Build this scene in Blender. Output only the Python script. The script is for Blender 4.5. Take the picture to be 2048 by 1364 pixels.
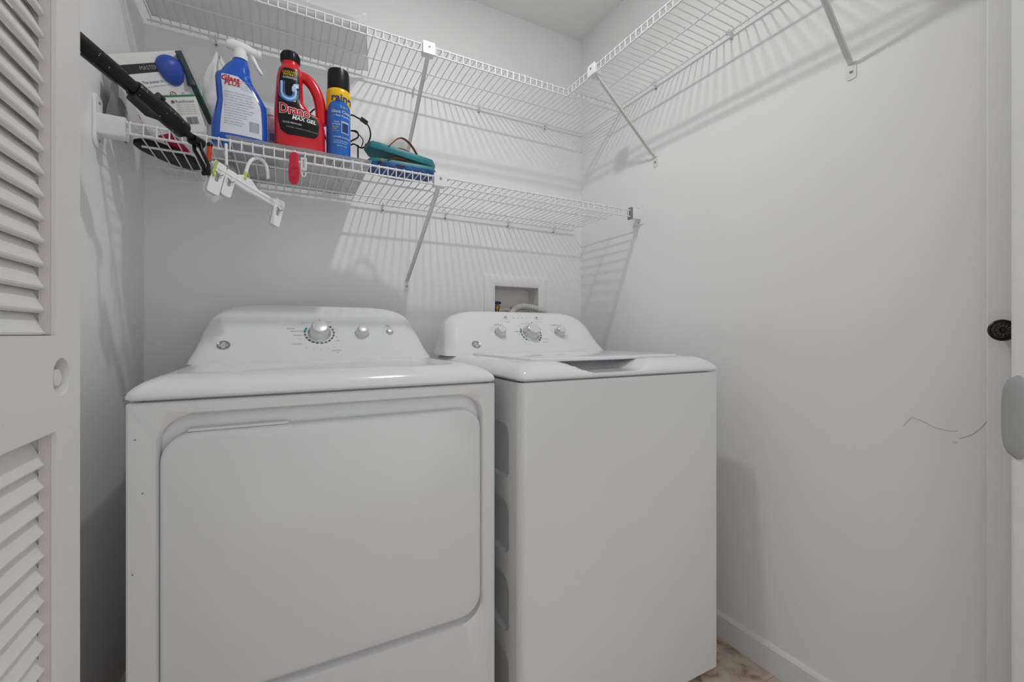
import bpy, math, random
from mathutils import Vector, Matrix, noise
random.seed(7)
C = bpy.context.scene.collection
S = bpy.context.scene
for o in list(bpy.data.objects):
    bpy.data.objects.remove(o)

# ------------------------------------------------------------------ camera, world, exposure
CZ = 1.027                                   # eye height
YAW = math.radians(27.71)
FPX = 872.0
HOR = 668.0
cam = bpy.data.cameras.new('camera'); camo = bpy.data.objects.new('camera', cam); C.objects.link(camo)
camo.location = (0, 0, CZ); camo.rotation_euler = (math.radians(90), 0, -YAW)
cam.sensor_width = 36; cam.lens = FPX / 2048 * 36
cam.shift_y = -(682 - HOR) / 2048
cam.clip_start = 0.01; cam.clip_end = 50
S.camera = camo
w = bpy.data.worlds.new('house_light'); S.world = w; w.use_nodes = True
w.node_tree.nodes['Background'].inputs[0].default_value = (0.965, 0.985, 1.0, 1)
w.node_tree.nodes['Background'].inputs[1].default_value = 0.84
S.view_settings.view_transform = 'Standard'; S.view_settings.look = 'None'
S.view_settings.gamma = 1; S.view_settings.use_curve_mapping = False
S.view_settings.exposure = 0.27
LAMP = (0.50, 0.98, CZ + 1.375)               # frosted disc of the closet's ceiling lamp
LAMP_STRENGTH = 430.0

# ------------------------------------------------------------------ helpers
SI, CO = math.sin(YAW), math.cos(YAW)
def ray(px, py):
    u = (px - 1024) / FPX
    return Vector((SI + u * CO, CO - u * SI, (HOR - py) / FPX))
def at(px, py, X=None, Y=None, F=None, Z=None):
    d = ray(px, py)
    t = F if F is not None else (X / d.x if X is not None else (Y / d.y if Y is not None else (Z - CZ) / d.z))
    return Vector((0, 0, CZ)) + d * t

def mat(name, col, rough=0.5, metal=0.0, var=0.03, nscale=20, bump=0.0, bscale=60, trans=0.0, alpha=1.0, coat=0.0, emit=0.0, ior=1.45, spec=0.5):
    m = bpy.data.materials.new(name); m.use_nodes = True
    nt = m.node_tree; b = nt.nodes['Principled BSDF']
    tc = nt.nodes.new('ShaderNodeTexCoord'); n = nt.nodes.new('ShaderNodeTexNoise')
    n.inputs['Scale'].default_value = nscale; n.inputs['Detail'].default_value = 4
    nt.links.new(tc.outputs['Object'], n.inputs['Vector'])
    r = nt.nodes.new('ShaderNodeValToRGB')
    r.color_ramp.elements[0].position = 0.3; r.color_ramp.elements[1].position = 0.7
    c0 = [max(0, c * (1 - var)) for c in col]; c1 = [min(1, c * (1 + var)) for c in col]
    r.color_ramp.elements[0].color = (*c0, 1); r.color_ramp.elements[1].color = (*c1, 1)
    nt.links.new(n.outputs['Fac'], r.inputs['Fac']); nt.links.new(r.outputs['Color'], b.inputs['Base Color'])
    b.inputs['Roughness'].default_value = rough; b.inputs['Metallic'].default_value = metal
    b.inputs['Transmission Weight'].default_value = trans; b.inputs['Alpha'].default_value = alpha
    b.inputs['Coat Weight'].default_value = coat; b.inputs['Coat Roughness'].default_value = 0.08
    b.inputs['IOR'].default_value = ior; b.inputs['Specular IOR Level'].default_value = spec
    if emit:
        b.inputs['Emission Color'].default_value = (1, 0.995, 0.985, 1); b.inputs['Emission Strength'].default_value = emit
    if bump:
        n2 = nt.nodes.new('ShaderNodeTexNoise'); n2.inputs['Scale'].default_value = bscale; n2.inputs['Detail'].default_value = 3
        nt.links.new(tc.outputs['Object'], n2.inputs['Vector'])
        bp = nt.nodes.new('ShaderNodeBump'); bp.inputs['Strength'].default_value = bump; bp.inputs['Distance'].default_value = 0.01
        nt.links.new(n2.outputs['Fac'], bp.inputs['Height']); nt.links.new(bp.outputs['Normal'], b.inputs['Normal'])
    return m

WO = {}                                        # world origin of every object
def reg(o, w, parent=None):
    WO[o.name] = Vector(w)
    o.location = Vector(w) - (WO[parent.name] if parent else Vector((0, 0, 0)))
    if parent: o.parent = parent
    C.objects.link(o)
    return o
def tag(o, label=None, cat=None, group=None, kind=None):
    if label: o['label'] = label
    if cat: o['category'] = cat
    if group: o['group'] = group
    if kind: o['kind'] = kind
    return o
def empty(name, loc, label=None, cat=None, group=None, kind=None):
    o = bpy.data.objects.new(name, None); o.empty_display_size = 0.05
    reg(o, loc); return tag(o, label, cat, group, kind)

class MB:
    def __init__(s): s.v = []; s.f = []
    def add(s, vs, fs):
        k = len(s.v); s.v += [Vector(p) for p in vs]; s.f += [tuple(i + k for i in f) for f in fs]; return s
    def box(s, x0, x1, y0, y1, z0, z1):
        return s.add([(x, y, z) for z in (z0, z1) for y in (y0, y1) for x in (x0, x1)],
                     [(0, 2, 3, 1), (4, 5, 7, 6), (0, 1, 5, 4), (2, 6, 7, 3), (0, 4, 6, 2), (1, 3, 7, 5)])
    def loft(s, rings, cap0=True, cap1=True, closed=True):
        n = len(rings[0]); vs = [p for r in rings for p in r]; fs = []
        for i in range(len(rings) - 1):
            for j in range(n if closed else n - 1):
                a, b = i * n + j, i * n + (j + 1) % n
                fs.append((a, b, b + n, a + n))
        if cap0: fs.append(tuple(range(n - 1, -1, -1)))
        if cap1: fs.append(tuple(range((len(rings) - 1) * n, len(rings) * n)))
        return s.add(vs, fs)
    def tube(s, pts, r, n=8, closed=False, flat=None):
        pts = [Vector(p) for p in pts]; m = len(pts); rings = []
        rr = r if isinstance(r, (list, tuple)) else [r] * m
        up = None
        for i in range(m):
            a = pts[i - 1] if (i or closed) else pts[0]
            b = pts[(i + 1) % m] if (i < m - 1 or closed) else pts[-1]
            t = (b - a).normalized()
            if up is None:
                up = Vector((0, 0, 1)) if abs(t.z) < 0.9 else Vector((1, 0, 0))
            side = t.cross(up).normalized(); up = side.cross(t).normalized()
            k = flat or 1.0
            rings.append([pts[i] + side * (math.cos(2 * math.pi * j / n) * rr[i]) + up * (math.sin(2 * math.pi * j / n) * rr[i] * k) for j in range(n)])
        if closed: rings.append(rings[0]); return s.loft(rings, False, False)
        return s.loft(rings)
    def lathe(s, prof, n=24, M=None):
        rings = [[Vector((max(r, 1e-5) * math.cos(2 * math.pi * j / n), max(r, 1e-5) * math.sin(2 * math.pi * j / n), z)) for j in range(n)] for r, z in prof]
        if M is not None: rings = [[M @ p for p in r] for r in rings]
        return s.loft(rings)
    def xf(s, M):
        s.v = [M @ p for p in s.v]; return s
    def grid(s, fn, nu, nv):
        vs = [fn(i / nu, j / nv) for j in range(nv + 1) for i in range(nu + 1)]
        return s.add(vs, [(j * (nu + 1) + i, j * (nu + 1) + i + 1, (j + 1) * (nu + 1) + i + 1, (j + 1) * (nu + 1) + i) for j in range(nv) for i in range(nu)])
    def mesh(s, name, o, smooth=35):
        me = bpy.data.meshes.new(name); me.from_pydata([tuple(p - o) for p in s.v], [], s.f); me.update()
        if smooth:
            me.polygons.foreach_set('use_smooth', [True] * len(me.polygons))
            me.set_sharp_from_angle(angle=math.radians(smooth))
        return me
    def build(s, name, m, parent=None, smooth=35, origin=None, bevel=0, solid=0, label=None):
        if origin is None:
            lo = [min(p[i] for p in s.v) for i in range(3)]; hi = [max(p[i] for p in s.v) for i in range(3)]
            origin = ((lo[0] + hi[0]) / 2, (lo[1] + hi[1]) / 2, lo[2])
        o = bpy.data.objects.new(name, s.mesh(name, Vector(origin), smooth)); o.data.materials.append(m)
        reg(o, origin, parent)
        if solid:
            md = o.modifiers.new('solid', 'SOLIDIFY'); md.thickness = solid; md.offset = 0
        if bevel:
            md = o.modifiers.new('bevel', 'BEVEL'); md.width = bevel; md.segments = 3; md.limit_method = 'ANGLE'; md.angle_limit = math.radians(40)
        if label: o['label'] = label
        return o
def box(name, m, parent, *d, bevel=0, label=None):
    return MB().box(*d).build(name, m, parent, bevel=bevel, label=label)
def again(o, shift, parent=None):
    """another copy of a part, sharing its mesh"""
    c = o.copy(); c.name = o.name.split('.')[0]
    C.objects.link(c); p = parent or o.parent
    c.parent = p; WO[c.name] = WO[o.name] + Vector(shift)
    c.location = WO[c.name] - (WO[p.name] if p else Vector((0, 0, 0)))
    return c
def rrect(x0, x1, y0, y1, r, n=6, m=1):
    """rounded rectangle as 2D points, counter-clockwise, 4*(n+1)+4*(m-1) of them"""
    rs = r if isinstance(r, (list, tuple)) else [r] * 4          # corners: x1y0, x1y1, x0y1, x0y0
    cs = [(x1, y0, -1, 1, -90), (x1, y1, -1, -1, 0), (x0, y1, 1, -1, 90), (x0, y0, 1, 1, 180)]
    arcs = []
    for (cx, cy, sx, sy, a), q in zip(cs, rs):
        arcs.append([(cx + sx * q + q * math.cos(math.radians(a + 90 * i / n)), cy + sy * q + q * math.sin(math.radians(a + 90 * i / n))) for i in range(n + 1)])
    out = []
    for k in range(4):
        out += arcs[k]; p, q = arcs[k][-1], arcs[(k + 1) % 4][0]
        out += [(p[0] + (q[0] - p[0]) * t / m, p[1] + (q[1] - p[1]) * t / m) for t in range(1, m)]
    return out
def text(s, size, fn, name, m, parent, align='CENTER', depth=0.0, bold=0.0):
    """lettering as a mesh; fn maps the flat (x, y, depth) of the letters into the world"""
    cu = bpy.data.curves.new('t', 'FONT'); cu.body = s; cu.size = size; cu.align_x = align; cu.align_y = 'CENTER'; cu.resolution_u = 2
    cu.extrude = depth; cu.offset = bold * size
    o = bpy.data.objects.new('t', cu); C.objects.link(o)
    bpy.context.view_layer.update()
    me = o.to_mesh(); vs = [v.co.copy() for v in me.vertices]; fs = [tuple(p.vertices) for p in me.polygons]
    o.to_mesh_clear(); bpy.data.objects.remove(o); bpy.data.curves.remove(cu)
    if not vs: return None
    return MB().add([fn(v.x, v.y, v.z) for v in vs], fs).build(name, m, parent, smooth=0)
def smooth(t): t = max(0, min(1, t)); return t * t * (3 - 2 * t)
def interp(tab, z):
    for a, b in zip(tab, tab[1:]):
        if z <= b[0]:
            t = (z - a[0]) / (b[0] - a[0]) if b[0] > a[0] else 0
            t = max(0, t); return [p + (q - p) * t for p, q in zip(a[1:], b[1:])]
    return list(tab[-1][1:])

# ------------------------------------------------------------------ materials
def wall_mat(name, col, rough, spec=0.4):
    return mat(name, col, rough, var=0.012, nscale=3, bump=0.02, bscale=90, spec=spec)
M_wall = wall_mat('wall_paint', (0.89, 0.89, 0.89), 0.55)
M_gloss_wall = wall_mat('wall_paint_semigloss', (0.89, 0.89, 0.89), 0.38, 1.0)
M_ceil = mat('ceiling_paint', (0.89, 0.89, 0.885), 0.8, var=0.01, bump=0.05, bscale=120)
M_trim = mat('trim_paint', (0.82, 0.82, 0.825), 0.35, var=0.015, bump=0.02, bscale=30)
M_door = mat('door_paint', (0.80, 0.795, 0.785), 0.45, var=0.02, nscale=8, bump=0.05, bscale=40)
M_bead = mat('bare_primer', (0.70, 0.655, 0.625), 0.6, var=0.04)
M_enamel = mat('appliance_enamel', (0.83, 0.835, 0.84), 0.28, var=0.006, nscale=6, bump=0.012, bscale=260, coat=0.3)
M_top = mat('appliance_plastic', (0.85, 0.855, 0.86), 0.14, var=0.005, coat=0.4)
M_wire = mat('shelf_vinyl', (0.84, 0.84, 0.84), 0.35, var=0.02)
M_brkt = mat('bracket_enamel', (0.78, 0.78, 0.77), 0.4, var=0.02)
M_clip = mat('clip_plastic', (0.86, 0.86, 0.86), 0.35, var=0.01)
M_steel = mat('screw_steel', (0.35, 0.34, 0.32), 0.35, metal=0.9, var=0.1)
M_chrome = mat('chrome_silver', (0.66, 0.665, 0.67), 0.18, metal=0.85, var=0.02)
M_silver = mat('silver_cap', (0.80, 0.80, 0.80), 0.3, metal=0.25, var=0.02)
M_ink = mat('grey_print', (0.10, 0.11, 0.12), 0.5)
M_ink2 = mat('pale_print', (0.32, 0.33, 0.34), 0.5)
M_logo = mat('emblem_grey', (0.42, 0.42, 0.43), 0.3, metal=0.4)
M_green = mat('dial_green', (0.03, 0.42, 0.38), 0.4)
M_black = mat('black_plastic', (0.008, 0.008, 0.009), 0.35, var=0.2, spec=0.3)
M_black2 = mat('black_rubber', (0.018, 0.018, 0.018), 0.6, var=0.2, bump=0.1)
M_dust = mat('dust_specks', (0.7, 0.7, 0.62), 0.7)
M_red = mat('red_plastic', (0.62, 0.008, 0.020), 0.25, var=0.04, coat=0.2)
M_redclip = mat('red_clip', (0.72, 0.02, 0.06), 0.3, var=0.06)
M_pink = mat('pink_red', (0.60, 0.012, 0.06), 0.4, var=0.1)
M_blue = mat('blue_liquid_bottle', (0.012, 0.10, 0.52), 0.12, var=0.06, nscale=12, coat=0.3)
M_blue2 = mat('blue_can', (0.012, 0.13, 0.50), 0.25, var=0.05, coat=0.2)
M_blueroll = mat('blue_foam', (0.01, 0.06, 0.42), 0.4, var=0.05)
M_yellow = mat('yellow_band', (0.85, 0.50, 0.005), 0.3, var=0.03)
M_label = mat('white_label', (0.72, 0.74, 0.82), 0.4, var=0.02)
M_white = mat('white_plastic', (0.85, 0.85, 0.85), 0.25, var=0.01)
M_card = mat('white_card', (0.78, 0.78, 0.76), 0.55, var=0.02)
M_dgreen = mat('dark_green_card', (0.015, 0.045, 0.045), 0.35)
M_lgreen = mat('green_edge', (0.02, 0.22, 0.07), 0.4)
M_redink = mat('red_ink', (0.50, 0.01, 0.03), 0.4)
M_whiteink = mat('white_ink', (0.85, 0.85, 0.85), 0.4)
M_navy = mat('navy_ink', (0.01, 0.04, 0.16), 0.4)
M_yink = mat('yellow_ink', (0.85, 0.60, 0.02), 0.4)
M_lblue = mat('pipe_blue', (0.05, 0.22, 0.60), 0.3, var=0.3, nscale=60)
M_pblue = mat('pipe_pale', (0.45, 0.62, 0.85), 0.3, var=0.1)
M_clear = mat('clear_plastic', (0.35, 0.36, 0.37), 0.06, var=0.0, alpha=0.06, spec=1.0)
M_film = mat('cloudy_film', (0.75, 0.76, 0.77), 0.25, trans=0.55, var=0.05, nscale=40, bump=0.3, bscale=40, ior=1.1)
M_bag = mat('white_bag_film', (0.86, 0.87, 0.88), 0.3, trans=0.10, var=0.04, nscale=30, ior=1.15)
M_greybag = mat('grey_smoked_film', (0.30, 0.305, 0.31), 0.2, trans=0.3, var=0.15, nscale=14, ior=1.15)
M_paper = mat('white_paper', (0.92, 0.92, 0.92), 0.7, var=0.02, trans=0.45, ior=1.1)
M_teal = mat('teal_rubber', (0.012, 0.17, 0.20), 0.45, var=0.2, nscale=30)
M_sblue = mat('navy_pattern', (0.012, 0.075, 0.25), 0.45, var=0.5, nscale=45)
M_brown = mat('brown_strap', (0.30, 0.075, 0.015), 0.4, var=0.2)
M_maroon = mat('maroon_patch', (0.06, 0.015, 0.025), 0.5)
M_brass = mat('antique_brass', (0.055, 0.048, 0.036), 0.35, metal=0.8, var=0.4, nscale=120)
M_brass2 = mat('valve_brass', (0.35, 0.26, 0.08), 0.35, metal=0.8, var=0.2)
M_valveblue = mat('valve_blue', (0.008, 0.035, 0.13), 0.35)
M_hose = mat('hose_grey', (0.62, 0.61, 0.58), 0.45, var=0.06)
M_boxin = mat('outlet_box_inside', (0.78, 0.765, 0.745), 0.55, var=0.06, nscale=8)
M_lime = mat('lime_tint', (0.45, 0.62, 0.12), 0.35)
M_orange = mat('orange_red', (0.72, 0.05, 0.012), 0.35)
M_pale = mat('pale_violet', (0.55, 0.52, 0.66), 0.4, var=0.1, nscale=40)
M_pinkcap = mat('pink_tint', (0.85, 0.60, 0.60), 0.35)
M_nearknob = mat('grey_pull', (0.42, 0.43, 0.43), 0.45)

# floor: travertine-look vinyl
def floor_mat():
    m = bpy.data.materials.new('travertine_vinyl'); m.use_nodes = True; nt = m.node_tree; b = nt.nodes['Principled BSDF']
    tc = nt.nodes.new('ShaderNodeTexCoord'); ge = nt.nodes.new('ShaderNodeNewGeometry')
    n = nt.nodes.new('ShaderNodeTexNoise'); n.inputs['Scale'].default_value = 22; n.inputs['Detail'].default_value = 10; n.inputs['Distortion'].default_value = 0.5
    nt.links.new(ge.outputs['Position'], n.inputs['Vector'])
    r = nt.nodes.new('ShaderNodeValToRGB'); e = r.color_ramp.elements
    e[0].position = 0.26; e[0].color = (0.20, 0.125, 0.08, 1); e[1].position = 0.64; e[1].color = (0.70, 0.58, 0.47, 1)
    x = e.new(0.38); x.color = (0.42, 0.31, 0.22, 1); x = e.new(0.46); x.color = (0.60, 0.47, 0.36, 1)
    nt.links.new(n.outputs['Fac'], r.inputs['Fac'])
    v = nt.nodes.new('ShaderNodeTexVoronoi'); v.inputs['Scale'].default_value = 55
    nt.links.new(ge.outputs['Position'], v.inputs['Vector'])
    vr = nt.nodes.new('ShaderNodeValToRGB'); vr.color_ramp.elements[0].position = 0.06; vr.color_ramp.elements[0].color = (0.35, 0.25, 0.18, 1)
    vr.color_ramp.elements[1].position = 0.16; vr.color_ramp.elements[1].color = (1, 1, 1, 1)
    nt.links.new(v.outputs['Distance'], vr.inputs['Fac'])
    mx = nt.nodes.new('ShaderNodeMix'); mx.data_type = 'RGBA'; mx.blend_type = 'MULTIPLY'; mx.inputs[0].default_value = 0.7
    nt.links.new(r.outputs['Color'], mx.inputs[6]); nt.links.new(vr.outputs['Color'], mx.inputs[7]); nt.links.new(mx.outputs[2], b.inputs['Base Color'])
    b.inputs['Roughness'].default_value = 0.35
    return m
M_floor = floor_mat()
M_grout = mat('grout', (0.30, 0.24, 0.17), 0.8, var=0.1)

# ------------------------------------------------------------------ the room
XL, XR, YB, ZC = -0.391, 1.318, 1.769, 2.486
YF = -1.3                                     # the hall side, behind the camera
HX0, HX1, HZ0, HZ1 = 0.838, 1.071, 1.035, 1.246   # hole for the laundry outlet box
wb = MB()
wb.box(XL - .1, HX0, YB, YB + .12, -.02, ZC + .05); wb.box(HX1, XR + .1, YB, YB + .12, -.02, ZC + .05)
wb.box(HX0, HX1, YB, YB + .12, -.02, HZ0); wb.box(HX0, HX1, YB, YB + .12, HZ1, ZC + .05)
tag(wb.build('wall_back', M_wall, smooth=0), 'pale grey painted back wall behind the washer and dryer', kind='structure')
tag(box('wall_left', M_gloss_wall, None, XL - .12, XL, YF, YB, -.02, ZC + .05), 'narrow strip of glossy left closet wall beside the dryer', kind='structure')
wr = tag(box('wall_right', M_wall, None, XR, XR + .12, YF, YB, -.02, ZC + .05), 'bare right closet wall beside the washer', kind='structure')
tag(box('ceiling', M_ceil, None, XL - .1, XR + .1, YF, YB + .1, ZC, ZC + .06), 'white painted closet ceiling', kind='structure')
fl = tag(box('floor', M_grout, None, XL - .1, XR + .1, YF, YB + .1, -.06, -.001), 'beige travertine look floor', kind='structure')
T = 0.3048
t0 = MB()
t0.loft([[Vector((x, y, z)) for x, y in rrect(i, T - .0015 - i, i, T - .0015 - i, .002, 1)] for z, i in ((-.004, 0), (-.0004, 0), (0, .0008))])
tp = None
for i in range(7):
    for j in range(6):
        x, y = XR - .002 - T * (i + 1), YB - T * (j + 1) - .06
        if x < XL - .15: continue
        if tp is None:
            tp = t0.xf(Matrix.Translation((x, y, 0))).build('floor_tile', M_floor, fl); ox, oy = x, y
        else: again(tp, (x - ox, y - oy, 0))
bb = MB().loft([[Vector((XR, y, 0)), Vector((XR - .012, y, 0)), Vector((XR - .012, y, .074)), Vector((XR - .007, y, .082)), Vector((XR, y, .084))] for y in (YB - .001, 0.36)])
tag(bb.build('baseboard_right', M_trim, smooth=0), 'white baseboard along the foot of the right wall', kind='structure')
bb = MB().loft([[Vector((XL, y, 0)), Vector((XL + .012, y, 0)), Vector((XL + .012, y, .074)), Vector((XL + .007, y, .082)), Vector((XL, y, .084))][::-1] for y in (YB - .001, 0.70)])
tag(bb.build('baseboard_left', M_trim, smooth=0), 'white baseboard at the foot of the left wall', kind='structure')
M_crack = mat('crack', (0.60, 0.60, 0.59), 0.8)
# hairline crack in the paint of the right wall (child of the wall)
for pts in ([(1807, 852), (1823, 834), (1845, 842), (1870, 855), (1895, 861), (1915, 862)], [(1918, 877), (1945, 869), (1962, 856), (1973, 843)], [(1905, 884), (1915, 885)]):
    MB().tube([at(px, py, X=XR) for px, py in pts], .0009, 5).build('paint_crack', M_crack, wr, label='hairline crack in the wall paint')

# ------------------------------------------------------------------ ceiling lamp (its own light is here)
lp = empty('ceiling_lamp_offscreen', (LAMP[0], LAMP[1], LAMP[2]), 'small round white downlight on the closet ceiling', 'lamp')
LM = Matrix.Translation((LAMP[0], LAMP[1], 0))
MB().lathe([(0, ZC - .001), (.062, ZC - .001), (.062, LAMP[2] - .002), (.036, LAMP[2] - .002), (.034, LAMP[2] + .010), (0, LAMP[2] + .012)], 32, LM).build('lamp_shade', M_white, lp)
M_bulb = mat('frosted_disc', (1, 1, 1), 0.5, emit=LAMP_STRENGTH)
MB().lathe([(0, LAMP[2] + .006), (.031, LAMP[2] + .006), (.031, LAMP[2] - .001), (.027, LAMP[2] - .006), (.020, LAMP[2] - .009), (.010, LAMP[2] - .0105), (0, LAMP[2] - .011)], 28, LM).build('bulb_offscreen', M_bulb, lp, smooth=180)

# ------------------------------------------------------------------ dryer
def logo(c, nx, ny, r, parent):
    """round appliance emblem: two rings and a script monogram"""
    nz = nx.cross(ny)
    m = MB()
    for R, q in ((r, .10), (r * .82, .05)):
        m.tube([c + nx * (R * math.cos(a)) + ny * (R * math.sin(a)) + nz * .0005 for a in [2 * math.pi * i / 28 for i in range(28)]], r * q, 5, closed=True)
    e = m.build('emblem', M_logo, parent, label='round grey emblem with a script monogram')
    text('GE', r * 1.05, lambda x, y, z: c + nx * x + ny * y + nz * .0008, 'monogram', M_logo, e)
    for k in range(4):
        a = k * math.pi / 2 + .78
        MB().tube([c + nx * (r * .68 * math.cos(a + t)) + ny * (r * .68 * math.sin(a + t)) + nz * .0008 for t in (-.4, 0, .4)], r * .07, 4).build('flourish', M_logo, e)
def frame_on(tab, z, cx0):
    """a point and axes on a sloping console face: (yf at z, right, up-slope, outward normal)"""
    y0 = interp(tab, z - .02)[1]; y1 = interp(tab, z + .02)[1]
    up = Vector((0, y1 - y0, .04)).normalized(); rt = Vector((1, 0, 0)); n = rt.cross(up)
    return interp(tab, z)[1], rt, up, n
def face_fn(tab, x0, z0, lift=.0006):
    y, rt, up, n = frame_on(tab, z0, 0)
    c = Vector((x0, y, z0))
    return lambda x, yy, d: c + rt * x + up * yy + n * (lift + d)
def basis(tab, x0, z0):
    y, rt, up, n = frame_on(tab, z0, 0)
    M = Matrix((rt, up, n)).transposed().to_4x4(); M.translation = Vector((x0, y, z0)); return M
def console(tab, cx, yback, name, parent, rf=.035):
    rings = []
    z = tab[0][0]; zs = []
    for a, b in zip(tab, tab[1:]):
        zs += [a[0] + (b[0] - a[0]) * t / 3 for t in range(3)]
    zs.append(tab[-1][0])
    for z in zs:
        hw, yf = interp(tab, z)
        r = min(rf, (yback - yf) * .8)
        # a shallow bow across the face
        ring = []
        for x, y in rrect(cx - hw, cx + hw, yf, yback, [r, .006, .006, r], 8, 10):
            ring.append(Vector((x, y, z)))
        rings.append(ring)
    return MB().loft(rings, True, True).build(name, M_top, parent, smooth=50)

DX0, DX1, DY, DZ = -0.234, 0.452, 0.948, 0.909
dry = empty('clothes_dryer', ((DX0 + DX1) / 2, 1.3, 0), 'white front loading clothes dryer with a wide square door and one large dial', 'dryer')
n = 8
def xz(pts, y): return [Vector((x, y, z)) for x, z in pts]
o0 = rrect(DX0, DX1, .02, DZ, .004, n); o1 = rrect(DX0 + .003, DX1 - .003, .023, DZ - .003, .004, n)
i0 = rrect(-.1945, .4205, .348, .8885, [.05, .052, .052, .05], n); i1 = rrect(-.191, .417, .352, .884, [.05, .05, .05, .05], n)
i2 = rrect(-.189, .415, .354, .881, .047, n)
b = MB().loft([xz(o0, 1.665), xz(o0, DY + .003), xz(o1, DY), xz(i0, DY), xz(i1, DY + .004), xz(i2, DY + .022)], True, True)
b.build('cabinet', M_enamel, dry, smooth=40)
for x in (DX0 + .05, DX1 - .05):
    for y in (DY + .06, 1.6):
        MB().lathe([(0, 0), (.02, 0), (.02, .012), (.008, .014), (.008, .021), (0, .021)], 12, Matrix.Translation((x, y, 0))).build('foot', M_black2, dry)
box('spacer', M_enamel, dry, DX0 + .022, DX1 - .022, DY + .022, 1.64, DZ, DZ + .0045)
# rolled-edge top
rings = []
for z, i in ((.9135, .0), (.9160, -.0035), (.920, -.0035), (.9265, -.001), (.9345, .006), (.942, .016), (.9482, .029), (.9525, .044), (.9540, .058), (.9525, .072), (.9485, .084), (.947, .092)):
    rings.append([Vector((x, y, z)) for x, y in rrect(DX0 + i, DX1 - i, DY - .002 + i, 1.665 - i * .3, .018 + abs(i) * .25, 6, 6)])
MB().loft(rings).build('top', M_top, dry, smooth=60)
DT = [(.944, .343, 1.438), (.952, .342, 1.446), (.962, .338, 1.459), (.980, .331, 1.479), (1.0, .325, 1.498), (1.03, .317, 1.524), (1.06, .307, 1.550), (1.085, .293, 1.572), (1.10, .276, 1.586), (1.110, .254, 1.597), (1.1165, .228, 1.606), (1.120, .20, 1.614), (1.1215, .16, 1.622)]
console(DT, .109, 1.662, 'control_panel', dry)
# door
rings = []
for y, i in ((DY + .021, .004), (DY + .019, 0), (DY + .004, 0), (DY + .001, .001), (DY - .001, .003), (DY - .002, .006)):
    rings.append(xz(rrect(-.1885 + i, .414 - i, .3685 + i, .852 - i, .048 - i * .5, n), y))
dd = MB().loft(rings).build('door', M_enamel, dry, smooth=40)
box('latch_strip', M_trim, dd, -.150, .010, DY + .006, DY + .018, .8525, .8575, bevel=.001)
for px, py in ((285, 987), (265, 1150), (270, 880)):
    MB().lathe([(0, 0), (.0016, 0), (.0016, .0006), (0, .001)], 8, Matrix.Translation(at(px, py, Y=DY)) @ Matrix.Rotation(math.radians(90), 4, 'X')).build('paint_chip', M_ink2, dry)
def knob(tab, x, z, R, H, parent, dial=0, name='knob', skirt=True):
    B = basis(tab, x, z)
    if dial:
        # printed segmented ring round the dial
        m = MB()
        for k in range(15):
            a0 = math.radians(150 + k * 17.2); a1 = a0 + math.radians(12.0)
            pts = [(dial * .93, a0), (dial * 1.06, a0), (dial * 1.06, a1), (dial * .93, a1)]
            m.add([B @ Vector((r * math.cos(a), r * math.sin(a), .0006)) for r, a in pts], [(0, 1, 2, 3)])
        m.build('dial_ring', M_ink, parent, smooth=0)
        m = MB(); a0 = math.radians(157); a1 = math.radians(170)
        m.add([B @ Vector((r * math.cos(a), r * math.sin(a), .0009)) for r, a in ((dial * .9, a0), (dial * 1.08, a0), (dial * 1.08, a1), (dial * .9, a1))], [(0, 1, 2, 3)])
        m.build('green_mark', M_green, parent, smooth=0)
    k = MB().lathe([(0, .0002), (R * 1.16, .0002), (R * 1.16, .002), (R * 1.08, .004), (R * 1.02, H * .25), (R * .93, H * .6), (R * .84, H * .9), (R * .80, H * .97), (R * .74, H)], 36, B).build(name, M_chrome, parent, smooth=30)
    MB().lathe([(0, H * .95), (R * .75, H * .985), (R * .74, H * 1.01), (R * .68, H * 1.03), (0, H * 1.035)], 36, B).build('cap', M_silver, k, smooth=30)
    box_ = MB().box(-R * .05, R * .05, R * .74, R * .99, H * .3, H * .93).xf(B); box_.build('pointer', M_ink2, k)
    return k
knob(DT, .1035, 1.030, .0300, .034, dry, dial=.043, name='timer_knob')
knob(DT, .2345, 1.030, .0200, .026, dry, name='temperature_knob')
knob(DT, .3255, 1.034, .0105, .010, dry, name='start_button')
logo(basis(DT, -.151, .995).translation + Vector((0, -.001, 0)), Vector((1, 0, 0)), frame_on(DT, .995, 0)[2], .0155, dry)
def words(tab, parent, lst, size=.0062):
    for s, x, z, al, big in lst:
        text(s, size * big, face_fn(tab, x, z), 'lettering', M_ink if big > .9 else M_ink2, parent, al)
words(DT, dry, [('Delicates', .033, 1.044, 'RIGHT', 1), ('Optimum Dry', .056, 1.036, 'RIGHT', 1), ('More Dry', .054, 1.0225, 'RIGHT', 1), ('Dry', .050, 1.011, 'RIGHT', .8),
                ('Damp Dry', .052, .996, 'RIGHT', 1), ('60', .066, .985, 'RIGHT', .8), ('50', .085, .979, 'CENTER', .8), ('40', .104, .977, 'CENTER', .8), ('30', .124, .979, 'CENTER', .8),
                ('Timed Dry', .136, .975, 'LEFT', 1), ('20', .140, .985, 'LEFT', .8), ('10', .148, .994, 'LEFT', .8), ('Fluff', .151, 1.005, 'LEFT', 1), ('Off', .150, 1.016, 'LEFT', .8),
                ('Less Dry', .062, 1.058, 'RIGHT', .8), ('Easy Care', .074, 1.064, 'RIGHT', .8), ('Cottons', .125, 1.066, 'LEFT', .8), ('Dry', .140, 1.052, 'LEFT', .8), ('Damp', .147, 1.044, 'LEFT', .8), ('More', .150, 1.034, 'LEFT', .8),
                ('Start', .3225, 1.055, 'CENTER', 1.25), ('Push to Start', .3225, 1.049, 'CENTER', .7)])
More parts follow.
